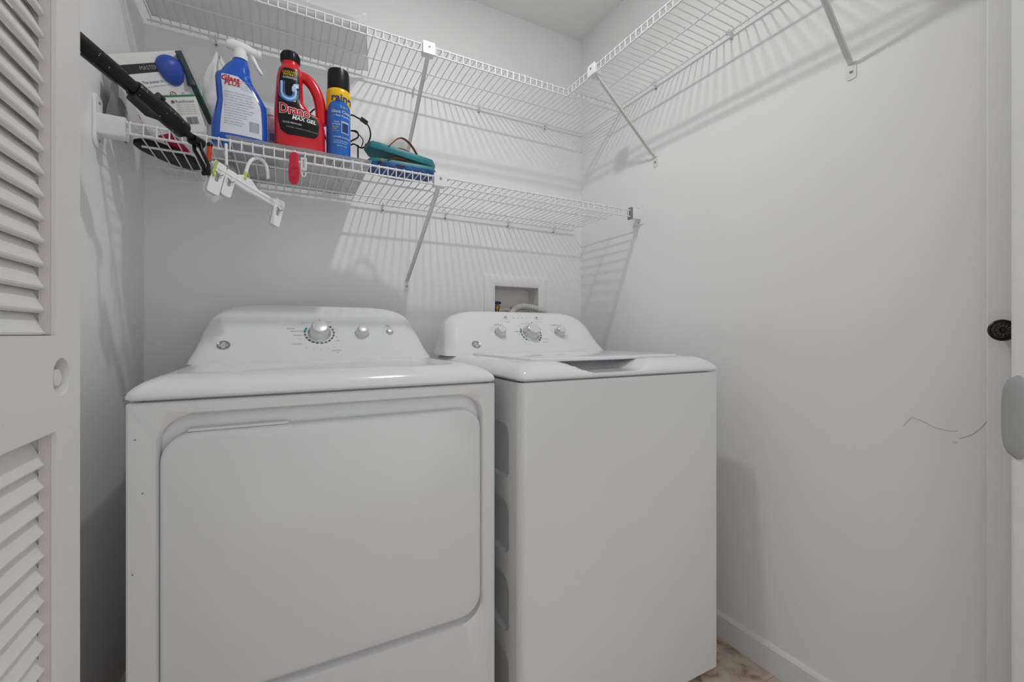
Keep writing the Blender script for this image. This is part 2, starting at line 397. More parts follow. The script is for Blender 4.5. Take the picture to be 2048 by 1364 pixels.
MB().lathe([(0, 0), (.0012, 0), (.001, .001), (0, .001)], 8, basis(DT, .152, .968)).build('indicator', M_ink, dry)

# ------------------------------------------------------------------ washing machine
WX0, WX1, WY, WZ = 0.485, 1.171, 0.8815, 0.9125
WBk = 1.56
was = empty('washing_machine', ((WX0 + WX1) / 2, 1.2, 0), 'white top loading washing machine with three dials and a scooped lid handle', 'washing machine')
R = .020; pl = .012
prof = [(WX0 + R + R * math.cos(math.radians(a)), WY + R + R * math.sin(math.radians(a))) for a in range(180, 271, 10)]
prof += [(WX1 - .012 + .012 * math.cos(math.radians(a)), WY + .012 + .012 * math.sin(math.radians(a))) for a in range(270, 361, 15)]
prof += [(WX1, WBk), (WX0 + pl, WBk), (WX0 + pl, WY + R)]
MB().loft([[Vector((x, y, z)) for x, y in prof] for z in (.02, WZ)]).build('cabinet', M_enamel, was, smooth=30)
# pressed panels in the left side
zs = [.02, .1235, .3035, .4915, .678, WZ]
side = MB(); k = 6
pans = [(.150, .106 + .133 - .106), (.293, .429), (.484, .6175), (.670, .806)]
zb = [.02, .272, .457, .645, WZ]
holes = [(.085, .243), (.293, .4295), (.484, .6175), (.670, .806)]
for (z0, z1), (h0, h1) in zip(zip(zb, zb[1:]), holes):
    a = rrect(WY + R, WBk, z0, z1, .0005, k); c = rrect(WY + .058, WBk - .06, h0, h1, .03, k); d = rrect(WY + .063, WBk - .065, h0 + .007, h1 - .004, .027, k)
    side.loft([[Vector((WX0 + pl + .0005, y, z)) for y, z in d], [Vector((WX0 + .008, y, z)) for y, z in d], [Vector((WX0, y, z)) for y, z in c], [Vector((WX0, y, z)) for y, z in a]], False, False)
side.build('side_panel', M_enamel, was, smooth=35)
for x in (WX0 + .05, WX1 - .05):
    for y in (WY + .06, WBk - .05):
        MB().lathe([(0, 0), (.02, 0), (.02, .012), (.008, .014), (.008, .021), (0, .021)], 12, Matrix.Translation((x, y, 0))).build('foot', M_black2, was)
box('spacer', M_enamel, was, WX0 + .022, WX1 - .022, WY + .022, WBk - .02, WZ, WZ + .0045)
def notch(p):
    """scooped finger recess in the front edge of the top"""
    x = p.x; lim = .9595
    t = smooth((x - .600) / .105) * (1 - smooth((x - .845) / .095))
    dpt = .031 * t * (1 - smooth((p.y - (WY + .135)) / .02))
    if p.z > .918: p.z = max(.9215, min(p.z, lim - dpt))
    return p
rings = []
for z, i in ((.917, .0), (.9195, -.003), (.9235, -.003), (.930, -.0005), (.938, .006), (.9465, .016), (.9535, .028), (.958, .041), (.9595, .053), (.9585, .062), (.956, .068), (.955, .10), (.955, .130), (.955, .165)):
    rings.append([notch(Vector((x, y, z))) for x, y in rrect(WX0 + i, WX1 - i, WY - .001 + i, WBk - .005 - i * .3, .022 + abs(i) * .25, 6, 40)])
MB().loft(rings).build('top', M_top, was, smooth=60)
rings = []
for z, i in ((.9535, .004), (.9555, 0), (.961, 0), (.9635, .002), (.9645, .006)):
    rings.append([Vector((x, y, z)) for x, y in rrect(.566 + i, 1.098 - i, WY + .082 + i, 1.378 - i, .02, 6)])
lid = MB().loft(rings).build('lid', M_top, was, smooth=50)
WT = [(.953, .3425, 1.372), (.960, .341, 1.382), (.972, .336, 1.396), (.990, .330, 1.413), (1.01, .325, 1.430), (1.04, .318, 1.453), (1.065, .309, 1.472), (1.083, .296, 1.487), (1.096, .277, 1.499), (1.105, .252, 1.509), (1.1105, .225, 1.517), (1.1135, .195, 1.524), (1.1145, .15, 1.530)]
WC = (WX0 + WX1) / 2
console(WT, WC, WBk - .006, 'control_panel', was, rf=.045)
knob(WT, .7105, 1.032, .0200, .026, was, dial=0, name='load_size_knob')
knob(WT, .8410, 1.030, .0300, .034, was, dial=.0425, name='cycle_knob')
knob(WT, .9720, 1.032, .0200, .026, was, dial=0, name='temperature_knob')
for x in (.755, .893):
    B = basis(WT, x, 1.0895)
    bt = MB().lathe([(0, .0003), (.0085, .0003), (.0085, .0015), (.007, .003), (0, .0035)], 20, B).build('push_button', M_silver, was)
    MB().lathe([(.0028, .0034), (.0044, .0034), (.0044, .0041), (.0028, .0041)], 16, B).build('button_mark', M_ink2, bt)
for j in range(5):
    x = .790 + j * .0195
    MB().lathe([(0, .0003), (.0016, .0003), (.0012, .0009), (0, .0009)], 8, basis(WT, x, 1.0885)).build('indicator_light', M_ink2, was)
words(WT, was, [('Rinse', .790, 1.095, 'CENTER', .62), ('Soak', .8095, 1.095, 'CENTER', .62), ('Wash', .829, 1.095, 'CENTER', .62), ('Spin', .8485, 1.095, 'CENTER', .62), ('Done', .868, 1.095, 'CENTER', .62), ('Lid Locked', .906, 1.0905, 'LEFT', .62), ('Start', .906, 1.084, 'LEFT', .62),
                ('Deep Fill', .757, 1.0745, 'CENTER', .9), ('Warm Rinse', .895, 1.0745, 'CENTER', .75), ('Load Size', .707, 1.0625, 'CENTER', 1), ('Temperature', .966, 1.0625, 'CENTER', 1),
                ('Small', .690, 1.050, 'RIGHT', .8), ('Auto', .684, 1.041, 'RIGHT', .8), ('Cold', .951, 1.050, 'RIGHT', .8), ('Tap', .943, 1.040, 'RIGHT', .8),
                ('Whites', .806, 1.058, 'RIGHT', .8), ('Colors', .822, 1.066, 'RIGHT', .8), ('Normal', .842, 1.069, 'CENTER', .8), ('Delicates', .794, 1.036, 'RIGHT', 1), ('Bulky', .794, 1.026, 'RIGHT', .8), ('Rinse', .800, 1.008, 'RIGHT', .8), ('Drain', .806, .996, 'RIGHT', .8),
                ('Casuals', .885, 1.044, 'LEFT', .8), ('Soak', .889, 1.030, 'LEFT', .8), ('Speed Wash', .884, 1.008, 'LEFT', .8), ('Hand Wash', .878, .996, 'LEFT', .8), ('Warm', .998, 1.020, 'LEFT', .8), ('Hot', .997, 1.010, 'LEFT', .8)])
logo(basis(WT, .600, .990).translation + Vector((0, -.001, 0)), Vector((1, 0, 0)), frame_on(WT, .990, 0)[2], .0150, was)

# ------------------------------------------------------------------ laundry outlet box in the back wall
ob = empty('laundry_outlet_box', ((HX0 + HX1) / 2, YB, HZ0), 'recessed white framed laundry outlet box in the back wall', 'outlet box')
fo = rrect(.789, 1.113, .985, 1.291, .004, 4); fo2 = rrect(.791, 1.111, .987, 1.289, .004, 4); fi = rrect(HX0, HX1, HZ0, HZ1, .002, 4); fi2 = rrect(HX0 + .003, HX1 - .003, HZ0 + .003, HZ1 - .003, .002, 4)
MB().loft([xz(fo, YB - .0003), xz(fo, YB - .004), xz(fo2, YB - .005), xz(fi, YB - .005), xz(fi2, YB - .003), xz(fi2, YB + .0)], False, False).build('frame', M_wall, ob, smooth=30)
bi = rrect(HX0 + .008, HX1 - .008, HZ0 + .008, HZ1 - .008, .002, 4)
MB().loft([xz(fi2, YB + .0), xz(bi, YB + .085)], False, True).build('recess', M_boxin, ob, smooth=30)
vp = at(994, 607, Y=YB + .03)
va = MB().lathe([(0, -.07), (.010, -.07), (.010, -.03), (.013, -.028), (.013, -.008), (.006, -.006), (.006, .004), (0, .004)], 12, Matrix.Translation(vp)).build('valve', M_brass2, ob)
MB().loft([[vp + Vector((rx * math.cos(a) * .021, rx * math.sin(a) * .010, z)) for a in [2 * math.pi * i / 20 for i in range(20)]] for rx, z in ((.8, -.003), (1, .001), (1, .006), (.75, .010))]).build('valve_handle', M_valveblue, va, label='blue valve handle')
vq = vp + Vector((.09, 0.01, -.03))
MB().lathe([(0, -.07), (.010, -.07), (.010, .0), (.014, .002), (.014, .016), (0, .018)], 12, Matrix.Translation(vq)).build('valve', M_brass2, ob)
hc = [at(1018, 640, Y=YB - .03), at(1026, 622, Y=YB - .022), at(1040, 614, Y=YB - .022), at(1056, 614, Y=YB - .026), at(1074, 618, Y=YB - .034), at(1092, 626, Y=YB - .045), at(1104, 645, Y=YB - .055), at(1108, 680, Y=YB - .06)]
def spline(pts, n):
    out = []
    P = [pts[0]] + list(pts) + [pts[-1]]
    for i in range(1, len(P) - 2):
        for k in range(n):
            t = k / n; a, b_, c_, d_ = P[i - 1], P[i], P[i + 1], P[i + 2]
            out.append(.5 * ((2 * b_) + (c_ - a) * t + (2 * a - 5 * b_ + 4 * c_ - d_) * t * t + (3 * b_ - a - 3 * c_ + d_) * t ** 3))
    out.append(P[-2]); return out
hp = spline(hc, 14)
tag(MB().tube(hp, [.0155 if i % 4 < 2 else .0135 for i in range(len(hp))], 14).build('drain_hose', M_hose, smooth=60), 'pale grey corrugated drain hose arching out of the outlet box', 'hose')
vh = spline([vp + Vector((.006, -.012, -.035)), vp + Vector((.03, -.025, -.03)), vp + Vector((.055, -.035, -.05)), vp + Vector((.06, -.04, -.16))], 6)
MB().tube(vh, .008, 10).build('supply_hose', mat('supply_hose_grey', (0.50, 0.49, 0.46), 0.5), ob, smooth=60)

# ------------------------------------------------------------------ wire shelves
WR = .0018
def curve_pts(axis_len, lip):
    """one deck wire, from its hook on the back rod over the deck and down the lip; local: along d from the wall"""
    return [(0.0, -.012), (.0, -.004), (.004, 0), (axis_len * .5, 0), (axis_len - .005, 0), (axis_len, -.004), (axis_len, -lip)]
def shelf(name, label, org, out, along, L, depth, lip, mids, wire0, nw, pitch=.0254):
    """org: wall end; out: unit vector from the wall; along: unit vector along the wall"""
    org, out, along = Vector(org), Vector(out), Vector(along)
    r = empty(name, org + along * (L / 2) + out * (depth / 2), label, 'shelf')
    up = Vector((0, 0, 1))
    def rod(nm, d, z, a0=0, a1=L, rr=.0030):
        return MB().tube([org + out * d + up * z + along * a0, org + out * d + up * z + along * a1], rr, 10).build(nm, M_wire, r)
    rod('back_rod', .018, -.0045, 0, L, .0034)
    rod('front_rod', depth - .0035, -.0045, 0, L)
    rod('lip_rod', depth - .0035, -lip + .002, 0, L)
    for m in mids: rod('middle_rod', m[0], -.0045, m[1], m[2])
    pts = [org + out * (.018 + d) + up * z + along * wire0 for d, z in curve_pts(depth - .018, lip)]
    w0 = MB().tube(pts, WR, 6).build('deck_wire', M_wire, r)
    for i in range(1, nw): again(w0, along * (pitch * i))
    return r
def wall_clips(parent, org, out, along, spots):
    org, out, along = Vector(org), Vector(out), Vector(along)
    for s in spots:
        c = org + along * s
        m = MB()
        m.tube([c + out * .001 + Vector((0, 0, -.030)), c + out * .001 + Vector((0, 0, -.006)), c + out * .006 + Vector((0, 0, .004)), c + out * .018 + Vector((0, 0, .005)), c + out * .026 + Vector((0, 0, -.004)), c + out * .018 + Vector((0, 0, -.012)), c + out * .006 + Vector((0, 0, -.010))], .0028, 6)
        k = m.build('wall_clip', M_clip, parent)
        f = Matrix((along, Vector((0, 0, 1)).cross(along) if False else out.cross(along), out)).transposed().to_4x4(); f.translation = c + Vector((0, 0, -.022))
        MB().lathe([(0, .003), (.0042, .003), (.0035, .0055), (0, .006)], 10, f).build('screw', M_steel, k)
def brace(parent, top, foot, out, along, lip):
    """angled support: clip over the front lip, strut, screwed foot plate"""
    out, along = Vector(out), Vector(along); top, foot = Vector(top), Vector(foot)
    m = MB(); t = (foot - top).normalized(); sd = along * .0065; nn = t.cross(along).normalized() * .0016
    def rg(p, s=1.0): return [p + sd * s + nn, p + sd * s - nn, p - sd * s - nn, p - sd * s + nn]
    m.loft([rg(top), rg(top + t * .02), rg(foot - t * .012), rg(foot)])
    # raised edge flanges of the channel
    for sgn in (-1, 1):
        e = along * (.0065 * sgn); fl_ = nn.normalized() * .005
        m.loft([[p + e, p + e + fl_, p + e * .75 + fl_, p + e * .75] for p in (top + t * .012, foot - t * .02)])
    b = m.build('brace', M_brkt, parent, smooth=20)
    # foot plate against the wall
    pl_ = []
    for d in (.0005, .0022):
        pl_.append([foot - out * foot.dot(out) + out * (foot.dot(out)) + out * (d - .004) + along * x + Vector((0, 0, z)) for x, z in rrect(-.011, .011, -.040, .004, [.005, .001, .001, .005], 3)])
    fp = MB().loft(pl_).build('foot_plate', M_brkt, b, smooth=20)
    f = Matrix((along, out.cross(along), out)).transposed().to_4x4(); f.translation = foot + out * (-.0018) + Vector((0, 0, -.020))
    MB().lathe([(0, 0), (.0045, 0), (.0038, .002), (.0015, .0025), (0, .0015)], 12, f).build('screw', M_steel, b)
    return b
def lip_clip(parent, c, out, along, lip):
    """white plastic cover where the brace meets the front lip"""
    c, out, along = Vector(c), Vector(out), Vector(along)
    rings = []
    for d, i in ((-.020, .001), (.0035, .001), (.0055, .0), (.0075, .0), (.0085, .001)):
        rings.append([c + out * d + along * x + Vector((0, 0, z)) for x, z in rrect(-.0215 + i, .0215 - i, -lip - .005 + i, .005 - i, .003, 3)])
    k = MB().loft(rings).build('lip_clip', M_clip, parent, smooth=25)
    f = Matrix((along, out.cross(along), out)).transposed().to_4x4(); f.translation = c + out * .0085 + Vector((0, 0, -.012))
    MB().lathe([(0, 0), (.0042, 0), (.0036, .0015), (.0015, .002), (0, .001)], 12, f).build('screw', M_steel, k)
    return k
ZU, ZL = CZ + .997, CZ + .512
# upper shelf on the back wall
su = shelf('wire_shelf', 'upper white wire shelf on the back wall, folded white paper lying on it', (XL + .012, YB, ZU), (0, -1, 0), (1, 0, 0), XR - XL - .02, .307, .032, [(.146, .01, 1.55)], .010, 66)
wall_clips(su, (XL + .012, YB, ZU), (0, -1, 0), (1, 0, 0), [.18, .535, .85, 1.14, 1.48])
lip_clip(su, (.4435, YB - .307, ZU), (0, -1, 0), (1, 0, 0), .032)
brace(su, (.4435, YB - .300, ZU - .034), (.4435, YB - .004, ZU - .28), (0, -1, 0), (1, 0, 0), .03)
# lower, deeper shelf
LX0 = -.338
sl = shelf('wire_shelf', 'lower deeper white wire shelf holding the cleaning bottles above the dryer', (LX0, YB, ZL), (0, -1, 0), (1, 0, 0), 1.264 - LX0, .414, .032, [(.100, 0.0, 1.60), (.260, 0.0, 1.60)], .012, 63)
wall_clips(sl, (LX0, YB, ZL), (0, -1, 0), (1, 0, 0), [.25, .687, .946, 1.244, 1.49])
lip_clip(sl, (.449, YB - .414, ZL), (0, -1, 0), (1, 0, 0), .032)
brace(sl, (.4465, YB - .407, ZL - .034), (.4450, YB - .004, CZ + .214), (0, -1, 0), (1, 0, 0), .03)
# right-hand end bracket
yf = YB - .414
e = MB().loft([[Vector((x, y, z)) for y, z in rrect(yf - .004, yf + .016, ZL - .038, ZL + .006, .003, 3)] for x in (1.264, XR - .004)]).build('end_bracket', M_clip, sl, smooth=25)
MB().loft([[Vector((x, y, z)) for y, z in rrect(yf - .014, yf + .050, ZL - .058, ZL + .018, .004, 3)] for x in (XR - .004, XR - .0005)]).build('wall_plate', M_clip, e, smooth=25)
MB().box(1.2605, 1.268, yf - .005, yf + .018, ZL - .040, ZL + .007).build('end_bar', mat('end_bar_grey', (0.25, 0.25, 0.25), 0.5), e)  # narrow dark grey bar across the front corner of the shelf end
brace(sl, (XR - .012, yf + .012, ZL - .036), (XR - .012, yf + .022, ZL - .062), (0, -1, 0), (1, 0, 0), .03) if False else None
for z in (ZL + .011, ZL - .048):
    MB().lathe([(0, 0), (.0035, 0), (.003, .002), (0, .0025)], 10, Matrix.Translation((XR - .004, yf + .012, z)) @ Matrix.Rotation(math.radians(-90), 4, 'Y')).build('screw', M_steel, e)
# left-hand end bracket
e = MB().loft([[Vector((x, y, z)) for y, z in rrect(yf - .005, yf + .030, ZL - .042, ZL + .006, .004, 3)] for x in (XL + .004, LX0 + .004)]).build('end_bracket', M_clip, sl, smooth=25)
MB().loft([[Vector((x, y, z)) for y, z in rrect(yf - .012 - i, yf + .045 + i, ZL - .072 - i, ZL + .052 + i, .02, 5)] for x, i in ((XL + .0005, 0), (XL + .004, 0), (XL + .006, -.003))]).build('wall_plate', M_clip, e, smooth=25)
for z in (ZL + .034, ZL - .056):
    MB().lathe([(0, 0), (.0035, 0), (.003, .002), (0, .0025)], 10, Matrix.Translation((XL + .0058, yf + .012, z)) @ Matrix.Rotation(math.radians(90), 4, 'Y')).build('screw', M_steel, e)
# shelf on the right wall
ZR = ZU + .001
RY1 = YB - .309
sr = shelf('wire_shelf', 'white wire shelf running along the right wall with two angled braces', (XR, RY1, ZR), (-1, 0, 0), (0, -1, 0), 1.12, .297, .032, [(.154, 0.0, 1.12)], .006, 43)
wall_clips(sr, (XR, RY1, ZR), (-1, 0, 0), (0, -1, 0), [.19, .52, .86])
for y, fy in ((1.298, 1.276), (.600, .597)):
    lip_clip(sr, (XR - .297, y, ZR), (-1, 0, 0), (0, -1, 0), .032)
    brace(sr, (XR - .290, y - .012, ZR - .036), (XR - .004, fy, CZ + .706), (-1, 0, 0), (0, -1, 0), .03)

# ------------------------------------------------------------------ louvered bifold leaf on the left (folded open)
DXF = -.1837                                  # its face; hinge side towards the hall
YE, YS, Y0 = .600, .547, .215                 # free edge, inner edge of the stile, hall end
TH = .028
d1 = empty('door_1', (DXF - TH / 2, .4, 0), 'white louvered bifold door leaf folded open on the left, finger hole in its middle rail', kind='structure')
ZR0, ZR1, ZT = .938, 1.0255, 2.03             # middle rail and top of the leaf
for z0, z1 in ((.012, ZR0), (ZR1, ZT)):
    MB().box(DXF - TH, DXF, YS, YE, z0, z1).build('stile', M_door, d1, smooth=0)
    MB().box(DXF - TH, DXF, Y0, Y0 + .045, z0, z1).build('stile', M_door, d1, smooth=0)
    MB().box(DXF - .0065 - .004, DXF - .0065 + .003, YS - .0035, YS - .0002, z0 + .001, z1 - .001).build('bead', M_bead, d1)
    MB().box(DXF - TH + .002, DXF - .0105, YS - .0012, YS - .0001, z0 + .001, z1 - .001).build('stile_edge', M_bead, d1)
box('top_rail', M_door, d1, DXF - TH, DXF, Y0 + .045, YS, ZT - .09, ZT, bevel=.0012)
box('bottom_rail', M_door, d1, DXF - TH, DXF, Y0 + .045, YS, .012, .16, bevel=.0012)
# middle rail with a bored finger hole
hy, hz, hr = .5580, .987, .0178
N = 24
def yz(pts, x): return [Vector((x, y, z)) for y, z in pts]
out = rrect(Y0, YE, ZR0, ZR1, .0005, 5)
hole = []
for y, z in out:
    pass
def ang(y, z): return math.atan2(z - hz, y - hy)
hole = [(hy + hr * math.cos(ang(y, z)), hz + hr * math.sin(ang(y, z))) for y, z in out]
# even the hole's points out: resample outer by angle instead
angs = [2 * math.pi * i / 40 for i in range(40)]
def on_rect(a):
    c, s_ = math.cos(a), math.sin(a); t = 1e9
    if c > 1e-9: t = min(t, (YE - hy) / c)
    if c < -1e-9: t = min(t, (Y0 - hy) / c)
    if s_ > 1e-9: t = min(t, (ZR1 - hz) / s_)
    if s_ < -1e-9: t = min(t, (ZR0 - hz) / s_)
    return (hy + c * t, hz + s_ * t)
cor = sorted([ang(y, z) % (2 * math.pi) for y in (Y0, YE) for z in (ZR0, ZR1)])
angs = sorted(set(angs + cor))
out = [on_rect(a) for a in angs]
ho = [(hy + hr * math.cos(a), hz + hr * math.sin(a)) for a in angs]
hi_ = [(hy + hr * .97 * math.cos(a), hz + hr * .97 * math.sin(a)) for a in angs]
mr = MB().loft([yz(out, DXF - TH), yz(out, DXF), yz(ho, DXF), yz(hi_, DXF - .001), yz(hi_, DXF - .024)], True, True).build('middle_rail', M_door, d1, smooth=30)
MB().lathe([(0, 0), (.0085, 0), (.0088, .018), (.0078, .0195), (0, .020)], 10, Matrix.Translation((DXF - .0239, hy + .006, hz - .001)) @ Matrix.Rotation(math.radians(90), 4, 'Y')).build('plug', M_door, mr)
# slats
PIT = .0205
def slat(zc, up=True):
    x0, x1 = DXF - .0062, DXF - .0225
    pts = [(x0 - .0005, -.0142), (x0 - .0040, -.0158), (x1, .0122), (x1 + .0030, .0158), (x0, -.0125)]
    return MB().loft([[Vector((x, y, zc + z)) for x, z in pts] for y in (Y0 + .045, YS - .0013)], True, True)
s0 = None
zs_ = []
z = ZR1 + .0155
while z < ZT - .10: zs_.append(z); z += PIT
z = ZR0 - .0155
while z > .175: zs_.append(z); z -= PIT
for z in zs_:
    if s0 is None: s0 = slat(z).build('slat', M_door, d1, smooth=20); sz = z
    else: again(s0, (0, 0, z - sz))

# ------------------------------------------------------------------ bifold leaf on the right with its knob, and the nearer leaf edge
dx = 1.272
d2 = empty('door_2', (dx + .014, .2, 0), 'flat white bifold door leaf lying against the right wall with a dark knob', kind='structure')
MB().box(dx, dx + .028, .02, .3378, .012, 2.03).build('leaf', mat('leaf_paint', (0.86, 0.86, 0.855), 0.5, var=0.012, nscale=4, bump=0.04, bscale=60), d2, bevel=.002)
kc = Vector((dx, at(1987, 660, X=dx - .02).y, CZ + .0075))
KM = Matrix.Translation(kc) @ Matrix.Rotation(math.radians(32), 4, 'Z') @ Matrix.Rotation(math.radians(-90), 4, 'Y')
kn = MB().lathe([(0, 0), (.010, 0), (.010, .003), (.006, .005), (.006, .012), (.012, .016), (.0205, .020), (.0212, .0225), (.019, .0245), (.0175, .0236), (.0165, .0250), (.0125, .0262), (.0115, .0252), (.006, .0268), (.0045, .0262), (.0035, .0285), (0, .029)], 36, KM).build('door_knob', M_brass, d2, smooth=30)
for k in range(12):
    a = k * math.pi / 6
    MB().tube([KM @ Vector((r * math.cos(a), r * math.sin(a), z)) for r, z in ((.0065, .0266), (.0115, .0266))], .0011, 5).build('petal', mat('petal_brass', (0.16, 0.13, 0.08), 0.3, metal=0.9) if k == 0 else bpy.data.materials['petal_brass'], kn)
d3 = empty('door_3', (1.22, .16, 0), 'edge of a white door leaf standing at the right with an oval grey pull', kind='structure')
p0 = at(2021, 668, X=1.205); dirn = Vector((0, -1, 0)); nr = Vector((1, 0, 0)); ex = .030
ring = [p0 + dirn * a + nr * b_ for a, b_ in rrect(0, .26, 0.0, ex, .005, 5)]
MB().loft([[Vector((p.x, p.y, z)) for p in ring] for z in (.012, 2.03)]).build('leaf', mat('near_leaf_paint', (0.86, 0.86, 0.855), 0.4, var=0.02), d3, smooth=30)
pz0, pz1 = at(2021, 916, X=1.205).z, at(2021, 750, X=1.205).z
pr = []
pc = p0 + dirn * .010 - nr * .001
for a in range(17):
    t = a / 16; z = pz0 + (pz1 - pz0) * t
    wv = max(.12, (1 - abs(2 * t - 1) ** 4) ** .5)
    pr.append([Vector((pc.x, pc.y, z)) + dirn * (math.cos(q) * .022 * wv) + nr * (math.sin(q) * .008 * wv) for q in [2 * math.pi * i / 16 for i in range(16)]])
MB().loft(pr).build('pull', M_nearknob, d3, smooth=60, label='oval grey finger pull')

# ------------------------------------------------------------------ things on the lower shelf
DK = ZL + .0016                               # top of the deck wires
def place(p):                                 # local frame whose front (-y) looks at where the photographer stood
    th = math.atan2(-p.x, p.y)
    return Matrix.Translation(p) @ Matrix.Rotation(th, 4, 'Z')
class Bottle:
    """lofted bottle: table of (z, xl, xr, half depth, exponent)"""
    def __init__(s, tab, M): s.tab = tab; s.M = M
    def sec(s, z):
        return interp(s.tab, z)
    def ring(s, z, n=32):
        xl, xr, hd, e = s.sec(z); cx, hx = (xl + xr) / 2, (xr - xl) / 2; out = []
        for i in range(n):
            a = 2 * math.pi * i / n; c, q = math.cos(a), math.sin(a)
            out.append(s.M @ Vector((cx + hx * math.copysign(abs(c) ** (2 / e), c), hd * math.copysign(abs(q) ** (2 / e), q), z)))
        return out
    def body(s, name, m, parent, sub=4):
        zs = []
        for a, b in zip(s.tab, s.tab[1:]): zs += [a[0] + (b[0] - a[0]) * k / sub for k in range(sub)]
        zs.append(s.tab[-1][0])
        return MB().loft([s.ring(z) for z in zs]).build(name, m, parent, smooth=50)
    def front(s, x, z, lift=.0008):
        xl, xr, hd, e = s.sec(z); cx, hx = (xl + xr) / 2, (xr - xl) / 2
        t = min(.985, abs((x - cx) / hx)) if hx > 0 else 0
        return s.M @ Vector((x, -hd * (1 - t ** e) ** (1 / e) - lift, z))
    def patch(s, name, m, parent, outline, lift=.0008, nu=14, nv=14):
        """outline: table (z, x0, x1)"""
        z0, z1 = outline[0][0], outline[-1][0]
        def fn(u, v):
            z = z0 + (z1 - z0) * v; a, b = interp(outline, z); return s.front(a + (b - a) * u, z, lift)
        return MB().grid(fn, nu, nv).build(name, m, parent, smooth=60)
    def words(s, t, size, x, z, m, parent, align='CENTER', lift=.0016, slant=0, sx=1.0, rise=0, bold=0.0):
        return text(t, size, lambda a, b, d: s.front(x + a * sx + b * slant, z + b + a * rise, lift), 'lettering', m, parent, align, bold=bold)

# crumpled clear sheet under the bottles
def liner(u, v):
    x = -.135 + u * .375; y = 1.372 + v * .375
    f = noise.noise(Vector((x * 28, y * 28, 3))) * .5 + noise.noise(Vector((x * 70, y * 70, 9))) * .3
    e = max(0, max(abs(u - .5), abs(v - .5)) * 2 - .9) * .10
    return Vector((x + f * .003, y + f * .003, DK + .0028 + abs(f) * .004 + e))
tag(MB().grid(liner, 48, 48).build('plastic_sheet', M_film, smooth=20, solid=.0008), 'crumpled cloudy clear plastic sheet spread on the lower shelf under the bottles', 'plastic sheet')
DB = DK + .0072                               # what the bottles stand on

# --- blue spray bottle
p = at(482, 300, Y=1.435); p.z = DB
bt = Bottle([(0, -.064, .060, .032, 3), (.006, -.0686, .065, .036, 3.2), (.05, -.069, .066, .036, 3.2), (.1, -.059, .0645, .035, 3.2), (.12, -.056, .0635, .035, 3), (.155, -.0585, .044, .034, 3), (.18, -.0605, .0295, .032, 2.8), (.190, -.059, .027, .031, 2.6), (.197, -.050, .0235, .029, 2.5), (.22, -.037, .022, .024, 2.2), (.236, -.024, .018, .019, 2), (.243, -.018, .014, .0155, 2), (.246, -.017, .013, .015, 2)], place(p))
sp = empty('spray_bottle', p, 'blue spray bottle with white trigger head and a white back label', 'bottle')
bt.body('bottle', M_blue, sp)
lb = bt.patch('label', M_label, sp, [(.022, -.048, .050), (.06, -.046, .050), (.11, -.041, .047), (.145, -.043, .030), (.170, -.046, .008), (.182, -.045, -.008)])
bt.words('Glass', .020, -.046, .171, M_redink, lb, 'LEFT', slant=.15, bold=.03); bt.words('PLUS', .0165, -.038, .158, M_redink, lb, 'LEFT', slant=.15, bold=.03)
for i, (t, x) in enumerate([('DIRECTIONS:', -.006), ('Hold bottle upright.', -.006), ('Turn nozzle to spray.', -.004), ('Wipe clean with cloth.', -.003), ('No rinsing needed.', -.001)]):
    bt.words(t, .0048, x, .170 - i * .0055, M_ink2, lb, 'LEFT')
for i in range(13):
    t = ['CAUTION: Eye irritant. Avoid contact.', 'Keep out of reach of children.', 'FIRST AID: If in eyes, rinse well', 'with water for several minutes.', 'Contains no phosphorus. Safe for', 'glass, mirrors and chrome.', 'Do not mix with bleach or other', 'household cleaners. Test first', 'on painted surfaces. Store away', 'from heat. Do not reuse bottle.', 'Questions? Call toll free.', 'Please recycle empty bottle.', 'NET 32 FL OZ (946 mL)'][i]
    bt.words(t, .0052, -.039, .134 - i * .0072, M_ink2, lb, 'LEFT', sx=1.02 if i < 8 else .8)
m = MB()
for k in range(9):
    a = .020 + k * .0028
    m.add([bt.front(x, z, .0016) for x, z in ((.020, .037 + k * .0032), (.043, .037 + k * .0032), (.043, .0388 + k * .0032), (.020, .0388 + k * .0032))], [(0, 1, 2, 3)])
m.build('barcode', M_ink2, lb, smooth=0)
L = bt.M
def lv(x, y, z): return L @ Vector((x, y, z))
MB().lathe([(0, .244), (.0185, .244), (.0185, .259), (.016, .261), (.014, .264), (0, .264)], 28, L @ Matrix.Translation((-.002, 0, 0))).build('collar', M_white, sp)
hd = MB()
sec = [(-.037, .280, .003, .004), (-.0355, .281, .008, .009), (-.030, .282, .011, .0125), (-.018, .283, .0135, .0150), (0, .2815, .014, .0155), (.018, .279, .0125, .0135), (.032, .2755, .0105, .0120), (.040, .2735, .0098, .0115), (.0405, .2735, .0115, .0135), (.049, .2715, .0115, .0130), (.0495, .2715, .008, .009)]
hd.loft([[lv(x, b_ * math.cos(q), zc + c_ * math.sin(q)) for q in [2 * math.pi * i / 20 for i in range(20)]] for x, zc, b_, c_ in sec])
th_ = hd.build('trigger_head', M_white, sp, smooth=50)
MB().loft([[lv(-.001 + w_ * math.cos(q), d_ * math.sin(q), z) for q in [2 * math.pi * i / 20 for i in range(20)]] for z, w_, d_ in ((.259, .0145, .013), (.266, .0155, .0125), (.274, .021, .0125), (.282, .024, .012))]).build('neck_shroud', M_white, th_, smooth=50)
MB().tube([lv(.022, 0, .274), lv(.028, 0, .262), lv(.034, 0, .248), lv(.042, 0, .234), lv(.050, 0, .2225), lv(.0525, 0, .2205)], [.006, .006, .0058, .0052, .005, .0035], 12).build('trigger', M_white, th_, smooth=60)

